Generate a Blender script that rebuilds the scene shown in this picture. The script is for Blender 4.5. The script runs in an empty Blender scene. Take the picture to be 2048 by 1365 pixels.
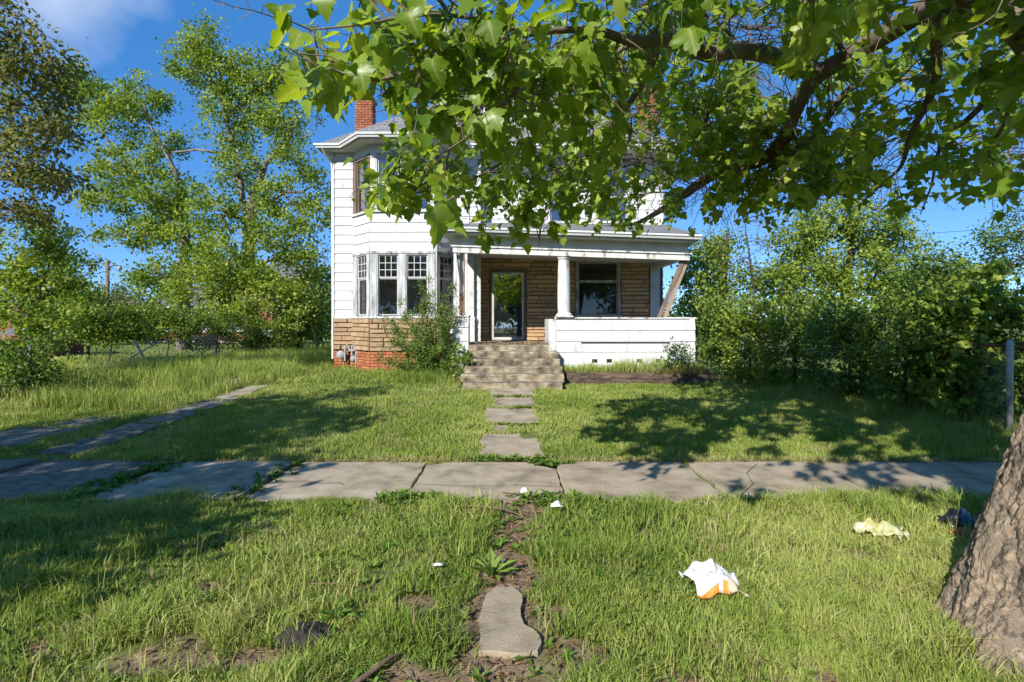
import bpy, math, random
import numpy as np
from mathutils import Vector, Matrix, noise as mnoise
R = math.radians
random.seed(7); rng = np.random.default_rng(7)
sc = bpy.context.scene
COL = sc.collection

# ------------------------------------------------------------------ camera, sky, sun, exposure
F, CX, HY, EYE = 1100.0, 1024.0, 640.0, 1.72
cam_d = bpy.data.cameras.new('camera'); cam = bpy.data.objects.new('camera', cam_d); COL.objects.link(cam)
cam.location = (0, 0, EYE); cam.rotation_euler = (R(90), 0, 0)
cam_d.sensor_width = 36; cam_d.lens = 36 * F / 2048; cam_d.shift_y = -(682.5 - HY) / 2048
cam_d.clip_start = 0.05; cam_d.clip_end = 2000
sc.camera = cam
SUN_AZ, SUN_EL = 30.0, 31.0            # the sun stands behind the camera, to its left
sd = Vector((-math.sin(R(SUN_AZ)) * math.cos(R(SUN_EL)), -math.cos(R(SUN_AZ)) * math.cos(R(SUN_EL)), math.sin(R(SUN_EL))))
world = bpy.data.worlds.new('World'); sc.world = world; world.use_nodes = True
wn, wl = world.node_tree.nodes, world.node_tree.links
bg = wn['Background']; bg.inputs[1].default_value = 0.128
sky = wn.new('ShaderNodeTexSky'); sky.sky_type = 'NISHITA'; sky.sun_disc = False
sky.sun_elevation = R(SUN_EL); sky.sun_rotation = R(180 + SUN_AZ)
sky.air_density = 0.55; sky.dust_density = 0.0; sky.ozone_density = 4.0; sky.altitude = 200
hsv = wn.new('ShaderNodeHueSaturation'); hsv.inputs['Saturation'].default_value = 1.05; hsv.inputs['Value'].default_value = 1.0
soft = wn.new('ShaderNodeMix'); soft.data_type = 'RGBA'; soft.inputs[0].default_value = .62; soft.inputs[7].default_value = (.14, .78, 2.1, 1)   # clear blue air evens out the horizon glare
wl.new(sky.outputs[0], soft.inputs[6]); wl.new(soft.outputs[2], hsv.inputs['Color'])
# one thin cloud bank in the upper left of the sky, broken up by noise
tc = wn.new('ShaderNodeTexCoord')
def wmath(op, a, b=None, clamp=False):
    n = wn.new('ShaderNodeMath'); n.operation = op; n.use_clamp = clamp
    for i, v in enumerate((a, b)):
        if v is None: continue
        if hasattr(v, 'is_output'): wl.new(v, n.inputs[i])
        else: n.inputs[i].default_value = v
    return n.outputs[0]
cdir = Vector((-0.83, 1, 0.60)).normalized()
dist = wn.new('ShaderNodeVectorMath'); dist.operation = 'DISTANCE'; wl.new(tc.outputs['Generated'], dist.inputs[0]); dist.inputs[1].default_value = cdir
cn = wn.new('ShaderNodeTexNoise'); cn.inputs['Scale'].default_value = 6; cn.inputs['Detail'].default_value = 7; cn.inputs['Roughness'].default_value = .52
cmap = wn.new('ShaderNodeMapping'); cmap.inputs['Scale'].default_value = (1, 1, 1.5); cmap.inputs['Rotation'].default_value = (0, R(35), 0)
wl.new(tc.outputs['Generated'], cmap.inputs[0]); wl.new(cmap.outputs[0], cn.inputs['Vector'])
m1 = wmath('SUBTRACT', 0.095, dist.outputs['Value']); m1 = wmath('MULTIPLY', m1, 15.0)
m2 = wmath('SUBTRACT', cn.outputs[0], 0.50); m2 = wmath('MULTIPLY', m2, 3.2)
m3 = wmath('ADD', m1, m2); m3 = wmath('MULTIPLY', m3, 0.65, True); m3 = wmath('MULTIPLY', m3, 0.55)
cmix = wn.new('ShaderNodeMix'); cmix.data_type = 'RGBA'; wl.new(m3, cmix.inputs[0]); wl.new(hsv.outputs[0], cmix.inputs[6]); cmix.inputs[7].default_value = (3.0, 3.3, 3.8, 1)
wl.new(cmix.outputs[2], bg.inputs[0])
sun_d = bpy.data.lights.new('sun', 'SUN'); sun_d.energy = 3.0; sun_d.angle = R(0.53); sun_d.color = (1.0, 0.96, 0.89)
sun = bpy.data.objects.new('sun', sun_d); COL.objects.link(sun); sun.rotation_euler = sd.to_track_quat('Z', 'Y').to_euler(); sun.location = sd * 60
sc.view_settings.view_transform = 'Standard'; sc.view_settings.look = 'None'; sc.view_settings.gamma = 1; sc.view_settings.use_curve_mapping = False
sc.view_settings.exposure = 1.28
sc.cycles.max_bounces = 5; sc.cycles.diffuse_bounces = 2; sc.cycles.glossy_bounces = 2; sc.cycles.transmission_bounces = 3; sc.cycles.transparent_max_bounces = 6
sc.cycles.caustics_reflective = False; sc.cycles.caustics_refractive = False; sc.cycles.use_adaptive_sampling = True; sc.cycles.adaptive_threshold = 0.025
sc.cycles.use_denoising = True

def P(x, y, Y):
    'a point seen at pixel x, y of the photograph that stands Y metres from the camera'
    return Vector(((x - CX) * Y / F, Y, EYE + (HY - y) * Y / F))

# ------------------------------------------------------------------ object helpers
WM = {}
def tag(o, label=None, cat=None, group=None, kind=None):
    for k, v in (('label', label), ('category', cat), ('group', group), ('kind', kind)):
        if v: o[k] = v
    return o
def link(name, data, parent=None, M=None):
    o = bpy.data.objects.new(name, data); COL.objects.link(o)
    M = M or Matrix()
    if parent:
        o.parent = parent; o.matrix_parent_inverse = WM[parent.name].inverted()
    o.matrix_basis = M; WM[o.name] = M.copy()
    return o
def thing(name, loc, label, cat, group=None):
    return tag(link(name, None, None, Matrix.Translation(Vector(loc))), label, cat, group)
class MB:
    def __init__(s): s.v, s.f, s.m = [], [], []
    def add(s, vs, fs, mi=0):
        b = len(s.v); s.v += [tuple(v) for v in vs]; s.f += [tuple(i + b for i in f) for f in fs]; s.m += [mi] * len(fs); return s
    def box(s, x0, x1, y0, y1, z0, z1, M=None, mi=0):
        vs = [Vector((x, y, z)) for z in (z0, z1) for y in (y0, y1) for x in (x0, x1)]
        if M: vs = [M @ v for v in vs]
        return s.add(vs, [(0, 2, 3, 1), (4, 5, 7, 6), (0, 1, 5, 4), (2, 6, 7, 3), (0, 4, 6, 2), (1, 3, 7, 5)], mi)
    def prism(s, poly, d, mi=0):
        'poly: 3-D points of one face, d: extrusion vector'
        n = len(poly); a = [Vector(p) for p in poly]; b = [p + Vector(d) for p in a]
        return s.add(a + b, [tuple(range(n - 1, -1, -1)), tuple(range(n, 2 * n))] + [(i, (i + 1) % n, n + (i + 1) % n, n + i) for i in range(n)], mi)
    def tube(s, pts, rad, n=6, mi=0, cap=True):
        pts = [Vector(p) for p in pts]; k = len(pts)
        if not hasattr(rad, '__len__'): rad = [rad] * k
        b = len(s.v); u = None
        for i, p in enumerate(pts):
            t = (pts[min(i + 1, k - 1)] - pts[max(i - 1, 0)])
            t = t.normalized() if t.length > 1e-9 else Vector((0, 0, 1))
            if u is None:
                u = t.cross(Vector((0, 0, 1)) if abs(t.z) < .9 else Vector((1, 0, 0))).normalized()
            u = (u - t * u.dot(t)).normalized(); w = t.cross(u)
            for j in range(n):
                a = 2 * math.pi * j / n
                s.v.append(tuple(p + (u * math.cos(a) + w * math.sin(a)) * rad[i]))
        for i in range(k - 1):
            for j in range(n):
                s.f.append((b + i * n + j, b + i * n + (j + 1) % n, b + (i + 1) * n + (j + 1) % n, b + (i + 1) * n + j)); s.m.append(mi)
        if cap:
            s.f.append(tuple(b + j for j in range(n - 1, -1, -1))); s.f.append(tuple(b + (k - 1) * n + j for j in range(n))); s.m += [mi, mi]
        return s
    def lathe(s, c, prof, n=20, mi=0):
        'prof: (radius, z) pairs about a vertical axis through c'
        b = len(s.v); c = Vector(c)
        for r, z in prof:
            for j in range(n):
                a = 2 * math.pi * j / n; s.v.append((c.x + r * math.cos(a), c.y + r * math.sin(a), c.z + z))
        for i in range(len(prof) - 1):
            for j in range(n):
                s.f.append((b + i * n + j, b + i * n + (j + 1) % n, b + (i + 1) * n + (j + 1) % n, b + (i + 1) * n + j)); s.m.append(mi)
        s.f.append(tuple(b + j for j in range(n - 1, -1, -1))); s.f.append(tuple(b + (len(prof) - 1) * n + j for j in range(n))); s.m += [mi, mi]
        return s
    def mesh(s, name, mats, smooth=False):
        me = bpy.data.meshes.new(name); me.from_pydata(s.v, [], s.f)
        for m in (mats if isinstance(mats, (list, tuple)) else [mats]): me.materials.append(m)
        me.polygons.foreach_set('material_index', s.m)
        if smooth: me.polygons.foreach_set('use_smooth', [True] * len(s.f))
        me.update(); return me
    def build(s, name, mats, parent=None, M=None, smooth=False, bevel=0):
        o = link(name, s.mesh(name, mats, smooth), parent, M)
        if bevel:
            b = o.modifiers.new('bevel', 'BEVEL'); b.width = bevel; b.segments = 2; b.limit_method = 'ANGLE'; b.angle_limit = R(40)
        return o
def np_mesh(name, verts, tris, mat, attrs=None, smooth=False):
    me = bpy.data.meshes.new(name); verts = np.ascontiguousarray(verts, np.float32).reshape(-1, 3); tris = np.ascontiguousarray(tris, np.int32).reshape(-1, 3)
    me.vertices.add(len(verts)); me.vertices.foreach_set('co', verts.ravel())
    me.loops.add(tris.size); me.loops.foreach_set('vertex_index', tris.ravel())
    me.polygons.add(len(tris)); me.polygons.foreach_set('loop_start', np.arange(len(tris), dtype=np.int32) * 3)
    if smooth: me.polygons.foreach_set('use_smooth', np.ones(len(tris), bool))
    for k, a in (attrs or {}).items():
        at = me.attributes.new(k, 'FLOAT', 'POINT'); at.data.foreach_set('value', np.ascontiguousarray(a, np.float32).ravel())
    me.materials.append(mat); me.update(); me.validate(); return me
def unit(a): return a / np.maximum(np.linalg.norm(a, axis=-1, keepdims=True), 1e-9)
def vnoise(x, y, fr, seed=0):
    x = np.asarray(x) * fr + seed * 17.3; y = np.asarray(y) * fr + seed * 5.7
    xi, yi = np.floor(x), np.floor(y); fx, fy = x - xi, y - yi; fx = fx * fx * (3 - 2 * fx); fy = fy * fy * (3 - 2 * fy)
    def h(a, b):
        t = np.sin(a * 127.1 + b * 311.7 + seed * 74.7) * 43758.5453; return t - np.floor(t)
    return (h(xi, yi) * (1 - fx) + h(xi + 1, yi) * fx) * (1 - fy) + (h(xi, yi + 1) * (1 - fx) + h(xi + 1, yi + 1) * fx) * fy
def sstep(a, b, x):
    t = np.clip((np.asarray(x, float) - a) / (b - a), 0, 1); return t * t * (3 - 2 * t)

# ------------------------------------------------------------------ materials
def nodes(name):
    m = bpy.data.materials.new(name); m.use_nodes = True; return m, m.node_tree.nodes, m.node_tree.links, m.node_tree.nodes['Principled BSDF']
def mat(name, cols, scale=4, rough=.8, bump=0, bscale=30, stretch=(1, 1, 1), rand=0.0, spec=.3, lo=.3, hi=.7, detail=6, metal=0, hue=0.0, bdist=.01):
    m, n, l, bs = nodes(name)
    co = n.new('ShaderNodeTexCoord'); mp = n.new('ShaderNodeMapping'); mp.inputs['Scale'].default_value = stretch
    l.new(co.outputs['Object'], mp.inputs[0])
    oi = n.new('ShaderNodeObjectInfo')
    if rand or hue:
        mu = n.new('ShaderNodeMath'); mu.operation = 'MULTIPLY'; mu.inputs[1].default_value = 57; l.new(oi.outputs['Random'], mu.inputs[0]); l.new(mu.outputs[0], mp.inputs['Location'])
    tx = n.new('ShaderNodeTexNoise'); tx.inputs['Scale'].default_value = scale; tx.inputs['Detail'].default_value = detail; tx.inputs['Roughness'].default_value = .6
    l.new(mp.outputs[0], tx.inputs['Vector'])
    rp = n.new('ShaderNodeValToRGB'); e = rp.color_ramp.elements
    while len(e) < len(cols): e.new(.5)
    for i, c in enumerate(cols):
        e[i].position = lo + (hi - lo) * i / max(1, len(cols) - 1); e[i].color = (*c, 1)
    l.new(tx.outputs[0], rp.inputs[0]); out = rp.outputs[0]
    if rand or hue:
        hs = n.new('ShaderNodeHueSaturation'); mr = n.new('ShaderNodeMapRange'); mr.inputs[3].default_value = 1 - rand; mr.inputs[4].default_value = 1 + rand
        l.new(oi.outputs['Random'], mr.inputs[0]); l.new(mr.outputs[0], hs.inputs['Value']); l.new(out, hs.inputs['Color'])
        if hue:
            fr = n.new('ShaderNodeMath'); fr.operation = 'FRACT'; mm = n.new('ShaderNodeMath'); mm.operation = 'MULTIPLY'; mm.inputs[1].default_value = 13.7
            l.new(oi.outputs['Random'], mm.inputs[0]); l.new(mm.outputs[0], fr.inputs[0])
            mh = n.new('ShaderNodeMapRange'); mh.inputs[3].default_value = .5 - hue; mh.inputs[4].default_value = .5 + hue; l.new(fr.outputs[0], mh.inputs[0]); l.new(mh.outputs[0], hs.inputs['Hue'])
        out = hs.outputs[0]
    l.new(out, bs.inputs['Base Color']); bs.inputs['Roughness'].default_value = rough; bs.inputs['Specular IOR Level'].default_value = spec; bs.inputs['Metallic'].default_value = metal
    if bump:
        t2 = n.new('ShaderNodeTexNoise'); t2.inputs['Scale'].default_value = bscale; t2.inputs['Detail'].default_value = 8; l.new(mp.outputs[0], t2.inputs['Vector'])
        bp = n.new('ShaderNodeBump'); bp.inputs['Strength'].default_value = bump; bp.inputs['Distance'].default_value = bdist; l.new(t2.outputs[0], bp.inputs['Height']); l.new(bp.outputs[0], bs.inputs['Normal'])
    return m
def leaf_mat(name, cols, trans, tfac=.42, rough=.45, spec=.25, veins=False):
    'a leaf: the tint attribute picks its colour; light passes through it'
    m, n, l, bs = nodes(name)
    at = n.new('ShaderNodeAttribute'); at.attribute_name = 'tint'
    oi = n.new('ShaderNodeObjectInfo'); ad = n.new('ShaderNodeMath'); ad.operation = 'ADD'; l.new(at.outputs['Fac'], ad.inputs[0])
    mu = n.new('ShaderNodeMath'); mu.operation = 'MULTIPLY'; mu.inputs[1].default_value = .0; l.new(oi.outputs['Random'], mu.inputs[0]); l.new(mu.outputs[0], ad.inputs[1])
    rp = n.new('ShaderNodeValToRGB'); e = rp.color_ramp.elements
    while len(e) < len(cols): e.new(.5)
    for i, c in enumerate(cols): e[i].position = i / (len(cols) - 1); e[i].color = (*c, 1)
    l.new(ad.outputs[0], rp.inputs[0])
    if veins:
        va = n.new('ShaderNodeAttribute'); va.attribute_name = 'vein'; pw = n.new('ShaderNodeMath'); pw.operation = 'POWER'; pw.inputs[1].default_value = 9; l.new(va.outputs['Fac'], pw.inputs[0])
        co = n.new('ShaderNodeTexCoord'); tn = n.new('ShaderNodeTexNoise'); tn.inputs['Scale'].default_value = 5; tn.inputs['Detail'].default_value = 5; l.new(co.outputs['Object'], tn.inputs[0])
        mr = n.new('ShaderNodeMapRange'); mr.inputs[3].default_value = .72; mr.inputs[4].default_value = 1.28; l.new(tn.outputs[0], mr.inputs[0])
        m5 = n.new('ShaderNodeMix'); m5.data_type = 'RGBA'; m5.blend_type = 'MULTIPLY'; m5.inputs[0].default_value = 1; l.new(rp.outputs[0], m5.inputs[6]); l.new(mr.outputs[0], m5.inputs[7])
        mv = n.new('ShaderNodeMix'); mv.data_type = 'RGBA'; l.new(pw.outputs[0], mv.inputs[0]); l.new(m5.outputs[2], mv.inputs[6]); mv.inputs[7].default_value = (.46, .50, .16, 1)
        rp = mv; rp_out = mv.outputs[2]
    else: rp_out = rp.outputs[0]
    l.new(rp_out, bs.inputs['Base Color']); bs.inputs['Roughness'].default_value = rough; bs.inputs['Specular IOR Level'].default_value = spec
    tr = n.new('ShaderNodeBsdfTranslucent'); mx = n.new('ShaderNodeMix'); mx.data_type = 'RGBA'; mx.blend_type = 'MULTIPLY'; mx.inputs[0].default_value = 1
    l.new(rp_out, mx.inputs[6]); mx.inputs[7].default_value = (*trans, 1); l.new(mx.outputs[2], tr.inputs[0])
    ms = n.new('ShaderNodeMixShader'); ms.inputs[0].default_value = tfac; l.new(bs.outputs[0], ms.inputs[1]); l.new(tr.outputs[0], ms.inputs[2])
    l.new(ms.outputs[0], n['Material Output'].inputs[0])
    return m
M_ = {}
M_['siding'] = mat('white asbestos siding', [(.32, .305, .27), (.50, .495, .48), (.55, .55, .545), (.58, .58, .575)], 2.2, .6, .25, 60, (2.2, 2.2, .35), .05, lo=.26, hi=.56)
M_['white'] = mat('white paint', [(.38, .375, .35), (.54, .54, .525), (.58, .58, .57)], 3, .5, .15, 40, rand=.03)
M_['peel'] = mat('peeling white paint', [(.22, .19, .16), (.47, .46, .43), (.56, .56, .53), (.60, .60, .58)], 7, .75, .5, 35, (1, 1, .35), lo=.34, hi=.56)
M_['grey_wood'] = mat('weathered grey wood', [(.13, .12, .11), (.32, .315, .31), (.43, .43, .42), (.54, .54, .535)], 9, .85, .6, 45, (1, 1, .22), lo=.3, hi=.62)
M_['brown_wood'] = mat('bare brown wood', [(.12, .085, .062), (.23, .165, .12)], 6, .8, .3, 40, (1, 1, .2))
M_['tan_wood'] = mat('raw lumber', [(.25, .18, .12), (.38, .28, .19)], 6, .8, .2, 30, (1, 1, .15))
M_['stone'] = mat('tan stone veneer', [(.34, .215, .11), (.54, .355, .185), (.66, .46, .25)], 7, .85, .8, 18, (1, 1, 2.0), .20, hue=.008, bdist=.02)
M_['stone_pale'] = mat('pale tan stone veneer', [(.31, .20, .115), (.43, .29, .17), (.53, .375, .24)], 7, .85, .8, 18, (1, 1, 2.0), .12, hue=.008, bdist=.02)
M_['mortar'] = mat('dark mortar', [(.12, .08, .05), (.2, .14, .09)], 20, .95, .3)
M_['brick'] = mat('orange red brick', [(.20, .06, .035), (.33, .105, .055), (.42, .165, .085)], 6, .85, .4, 60, rand=.22, hue=.012)
M_['glazed'] = mat('orange foundation brick', [(.24, .07, .04), (.38, .13, .055), (.48, .20, .085)], 3, .7, .4, 50, rand=.25, hue=.015)
M_['brick_mortar'] = mat('green stained mortar', [(.14, .17, .10), (.26, .28, .18)], 8, .95, .3)
M_['far_brick'] = mat('dull red brick', [(.22, .075, .05), (.32, .12, .085)], 3, .9)
M_['core'] = mat('brick core', [(.12, .045, .03), (.2, .08, .05)], 8, .95, .3)
M_['gutter'] = mat('white aluminium gutter', [(.58, .58, .565), (.66, .66, .65)], 2, .4, 0, spec=.5)
M_['soffit'] = mat('soffit boards', [(.52, .51, .48), (.66, .65, .62)], 4, .7, .1)
M_['interior'] = mat('interior plaster', [(.30, .29, .27), (.42, .41, .38)], 2, .9)
M_['dark'] = mat('dark opening', [(.012, .011, .01), (.02, .018, .015)], 5, .9)
M_['concrete'] = mat('old concrete', [(.18, .14, .095), (.36, .29, .20), (.46, .375, .27)], 3.0, .9, .6, 90, rand=.07, detail=14)
M_['asphalt'] = mat('dark pebbled concrete', [(.09, .075, .055), (.18, .152, .115), (.29, .245, .185)], 7, .9, .9, 55, rand=.08, detail=14)
M_['steps'] = mat('stained concrete', [(.07, .058, .042), (.17, .137, .095), (.28, .23, .155), (.42, .355, .245)], 4.5, .92, .8, 40, (1, 1, 1.15), .12, lo=.34, hi=.66, detail=14)
M_['timber'] = mat('rotten landscape timber', [(.035, .024, .018), (.10, .068, .05), (.19, .13, .10)], 5, .95, .9, 25, (.4, 1, 2), .15)
M_['galv'] = mat('galvanised steel', [(.24, .26, .27), (.40, .42, .43)], 12, .5, .1, metal=.6)
M_['rust'] = mat('rusty steel', [(.07, .04, .03), (.17, .09, .06)], 12, .8, .3)
M_['meter'] = mat('grey meter metal', [(.24, .25, .25), (.38, .39, .39)], 8, .5, .2)
M_['twig'] = mat('dry twig', [(.12, .075, .045), (.24, .16, .10)], 20, .9, .3)
M_['rock'] = mat('field stone', [(.13, .11, .09), (.27, .24, .20)], 6, .9, .8, 20)
M_['bark_grey'] = mat('grey bark', [(.085, .07, .055), (.20, .17, .14), (.30, .265, .225)], 5, .95, 1.0, 14, (1, 1, .25), bdist=.03)
M_['bark_dark'] = mat('dark bark', [(.035, .026, .02), (.095, .075, .058)], 6, .95, .8, 14, (1, 1, .3), bdist=.02)
M_['limb'] = mat('sycamore limb bark', [(.06, .045, .032), (.13, .10, .072), (.18, .145, .105), (.34, .29, .22)], 4.5, .9, .8, 22, lo=.3, hi=.74)
M_['paper'] = mat('white paper', [(.66, .65, .62), (.74, .73, .71)], 6, .6)
M_['orange'] = mat('orange print', [(.72, .20, .03), (.78, .27, .05)], 6, .6)
M_['pinkpaper'] = mat('greasy paper', [(.55, .36, .27), (.68, .55, .46)], 14, .6)
M_['yellowbag'] = mat('pale yellow plastic', [(.34, .30, .08), (.46, .43, .20), (.50, .50, .38)], 9, .35, spec=.5)
M_['blackbag'] = mat('black plastic', [(.008, .009, .012), (.02, .021, .026)], 9, .25, spec=.6)
M_['redleaf'] = mat('red brown paper', [(.34, .085, .04), (.46, .14, .06)], 9, .7)
M_['carpaint'] = mat('white car paint', [(.72, .73, .74), (.76, .77, .78)], 1, .25, spec=.6)
M_['greypaint'] = mat('silver car paint', [(.30, .33, .36), (.36, .39, .42)], 1, .25, spec=.6)
M_['rubber'] = mat('tyre rubber', [(.012, .012, .012), (.02, .02, .02)], 1, .8)
M_['redwall'] = mat('red brown fence board', [(.17, .065, .045), (.28, .12, .085)], 6, .85, .2, rand=.15)
M_['brownwall'] = mat('brown block wall', [(.16, .13, .105), (.23, .19, .15)], 1.5, .9)
M_['greyroof'] = mat('far grey roof', [(.11, .11, .12), (.17, .17, .18)], 3, .9)
M_['polewood'] = mat('pole wood', [(.13, .10, .08), (.24, .19, .15)], 5, .9, .2)
M_['wire'] = mat('black wire', [(.015, .015, .015), (.02, .02, .02)], 5, .6)
# leaves
M_['syc_leaf'] = leaf_mat('sycamore leaf', [(.11, .20, .018), (.19, .30, .028), (.29, .40, .045), (.46, .52, .09)], (1.45, 1.3, .45), .55, .36, .4, True)
M_['maple_leaf'] = leaf_mat('maple leaf', [(.10, .165, .022), (.185, .27, .036), (.29, .37, .055), (.40, .46, .085)], (1.4, 1.35, .6), .46)
M_['dark_leaf'] = leaf_mat('dark green leaf', [(.04, .088, .018), (.08, .145, .026), (.135, .21, .036), (.22, .29, .055)], (1.3, 1.3, .6), .35)
M_['hedge_leaf'] = leaf_mat('hedge leaf', [(.065, .12, .017), (.13, .205, .028), (.215, .295, .04), (.33, .385, .065)], (1.35, 1.3, .6), .38)
M_['brown_leaf'] = leaf_mat('young bronze leaf', [(.11, .135, .03), (.17, .20, .042), (.24, .26, .06), (.28, .20, .09)], (1.4, 1.2, .7), .40)
M_['bud_leaf'] = leaf_mat('pink brown buds', [(.13, .075, .055), (.20, .12, .085), (.27, .18, .13), (.16, .17, .05)], (1.3, 1.2, .9), .35)
M_['shrub_leaf'] = leaf_mat('bright shrub leaf', [(.07, .14, .022), (.12, .205, .036), (.19, .275, .055), (.27, .33, .085)], (1.35, 1.3, .6), .38)
M_['weed_leaf'] = leaf_mat('weed leaf', [(.06, .13, .016), (.11, .20, .028), (.17, .27, .045), (.25, .33, .08)], (1.3, 1.3, .6), .35)
M_['dead_leaf'] = leaf_mat('dead leaf', [(.10, .055, .03), (.20, .11, .055), (.30, .18, .09), (.42, .30, .17)], (1.2, 1.0, .8), .2, .8)

def grass_material():
    m, n, l, bs = nodes('grass blade')
    at = n.new('ShaderNodeAttribute'); at.attribute_name = 'tint'; tp = n.new('ShaderNodeAttribute'); tp.attribute_name = 'tip'
    rp = n.new('ShaderNodeValToRGB'); e = rp.color_ramp.elements
    cs = [(0, (.10, .185, .018)), (.3, (.20, .305, .036)), (.6, (.34, .42, .08)), (.86, (.48, .52, .16)), (.93, (.44, .37, .17)), (1, (.52, .42, .23))]
    while len(e) < len(cs): e.new(.5)
    for i, (p, c) in enumerate(cs): e[i].position = p; e[i].color = (*c, 1)
    l.new(at.outputs['Fac'], rp.inputs[0])
    mx = n.new('ShaderNodeMix'); mx.data_type = 'RGBA'; l.new(tp.outputs['Fac'], mx.inputs[0]); mx.inputs[6].default_value = (.26, .26, .085, 1); l.new(rp.outputs[0], mx.inputs[7])
    l.new(mx.outputs[2], bs.inputs['Base Color']); bs.inputs['Roughness'].default_value = .5; bs.inputs['Specular IOR Level'].default_value = .25
    tr = n.new('ShaderNodeBsdfTranslucent'); mt = n.new('ShaderNodeMix'); mt.data_type = 'RGBA'; mt.blend_type = 'MULTIPLY'; mt.inputs[0].default_value = 1
    l.new(mx.outputs[2], mt.inputs[6]); mt.inputs[7].default_value = (1.35, 1.35, .7, 1); l.new(mt.outputs[2], tr.inputs[0])
    ms = n.new('ShaderNodeMixShader'); ms.inputs[0].default_value = .36; l.new(bs.outputs[0], ms.inputs[1]); l.new(tr.outputs[0], ms.inputs[2]); l.new(ms.outputs[0], n['Material Output'].inputs[0])
    return m
M_['grass'] = grass_material()
def ground_material():
    m, n, l, bs = nodes('soil and thatch')
    co = n.new('ShaderNodeTexCoord'); at = n.new('ShaderNodeAttribute'); at.attribute_name = 'bare'
    def ramp(scale, cols, st=(1, 1, 1), det=9):
        mp = n.new('ShaderNodeMapping'); mp.inputs['Scale'].default_value = st; l.new(co.outputs['Object'], mp.inputs[0])
        t = n.new('ShaderNodeTexNoise'); t.inputs['Scale'].default_value = scale; t.inputs['Detail'].default_value = det; t.inputs['Roughness'].default_value = .68; l.new(mp.outputs[0], t.inputs[0])
        r = n.new('ShaderNodeValToRGB'); e = r.color_ramp.elements
        while len(e) < len(cols): e.new(.5)
        for i, c in enumerate(cols): e[i].position = .28 + .44 * i / (len(cols) - 1); e[i].color = (*c, 1)
        l.new(t.outputs[0], r.inputs[0]); return r.outputs[0], t.outputs[0]
    soil, sh = ramp(14, [(.07, .05, .034), (.17, .118, .078), (.29, .205, .135), (.44, .33, .215)])
    grn, gh = ramp(1.3, [(.07, .10, .022), (.11, .16, .03), (.19, .20, .065)])
    mx = n.new('ShaderNodeMix'); mx.data_type = 'RGBA'; l.new(at.outputs['Fac'], mx.inputs[0]); l.new(grn, mx.inputs[6]); l.new(soil, mx.inputs[7])
    l.new(mx.outputs[2], bs.inputs['Base Color']); bs.inputs['Roughness'].default_value = .95; bs.inputs['Specular IOR Level'].default_value = .1
    bp = n.new('ShaderNodeBump'); bp.inputs['Strength'].default_value = .9; bp.inputs['Distance'].default_value = .02; l.new(sh, bp.inputs['Height']); l.new(bp.outputs[0], bs.inputs['Normal'])
    return m
M_['ground'] = ground_material()
def glass_material(name, base=.10, tint=(.75, .8, .8), film=.03):
    m, n, l, bs = nodes(name); n.remove(bs)
    fr = n.new('ShaderNodeFresnel'); fr.inputs[0].default_value = 1.5
    ad = n.new('ShaderNodeMath'); ad.operation = 'ADD'; ad.inputs[1].default_value = base; ad.use_clamp = True; l.new(fr.outputs[0], ad.inputs[0])
    tr = n.new('ShaderNodeBsdfTransparent'); tr.inputs[0].default_value = (*tint, 1)
    df = n.new('ShaderNodeBsdfDiffuse'); df.inputs[0].default_value = (.45, .48, .5, 1)
    co = n.new('ShaderNodeTexCoord'); tx = n.new('ShaderNodeTexNoise'); tx.inputs['Scale'].default_value = 3.5; tx.inputs['Detail'].default_value = 8; l.new(co.outputs['Object'], tx.inputs[0])
    ml = n.new('ShaderNodeMath'); ml.operation = 'MULTIPLY'; ml.inputs[1].default_value = film * 2; l.new(tx.outputs[0], ml.inputs[0])
    m0 = n.new('ShaderNodeMixShader'); l.new(ml.outputs[0], m0.inputs[0]); l.new(tr.outputs[0], m0.inputs[1]); l.new(df.outputs[0], m0.inputs[2])
    gl = n.new('ShaderNodeBsdfGlossy'); gl.inputs['Roughness'].default_value = .015; gl.inputs[0].default_value = (.92, .95, 1, 1)
    bp = n.new('ShaderNodeBump'); bp.inputs['Strength'].default_value = .02; t2 = n.new('ShaderNodeTexNoise'); t2.inputs['Scale'].default_value = 1.5; l.new(co.outputs['Object'], t2.inputs[0]); l.new(t2.outputs[0], bp.inputs['Height']); l.new(bp.outputs[0], gl.inputs['Normal'])
    m1 = n.new('ShaderNodeMixShader'); l.new(ad.outputs[0], m1.inputs[0]); l.new(m0.outputs[0], m1.inputs[1]); l.new(gl.outputs[0], m1.inputs[2])
    l.new(m1.outputs[0], n['Material Output'].inputs[0]); return m
M_['glass'] = glass_material('old window glass', .02, (.7, .75, .75), .02)
M_['doorglass'] = glass_material('storm door glass', .30, (.45, .5, .52), .03)
M_['upglass'] = glass_material('upper window glass', .16, (.5, .54, .56), .05)
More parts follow.
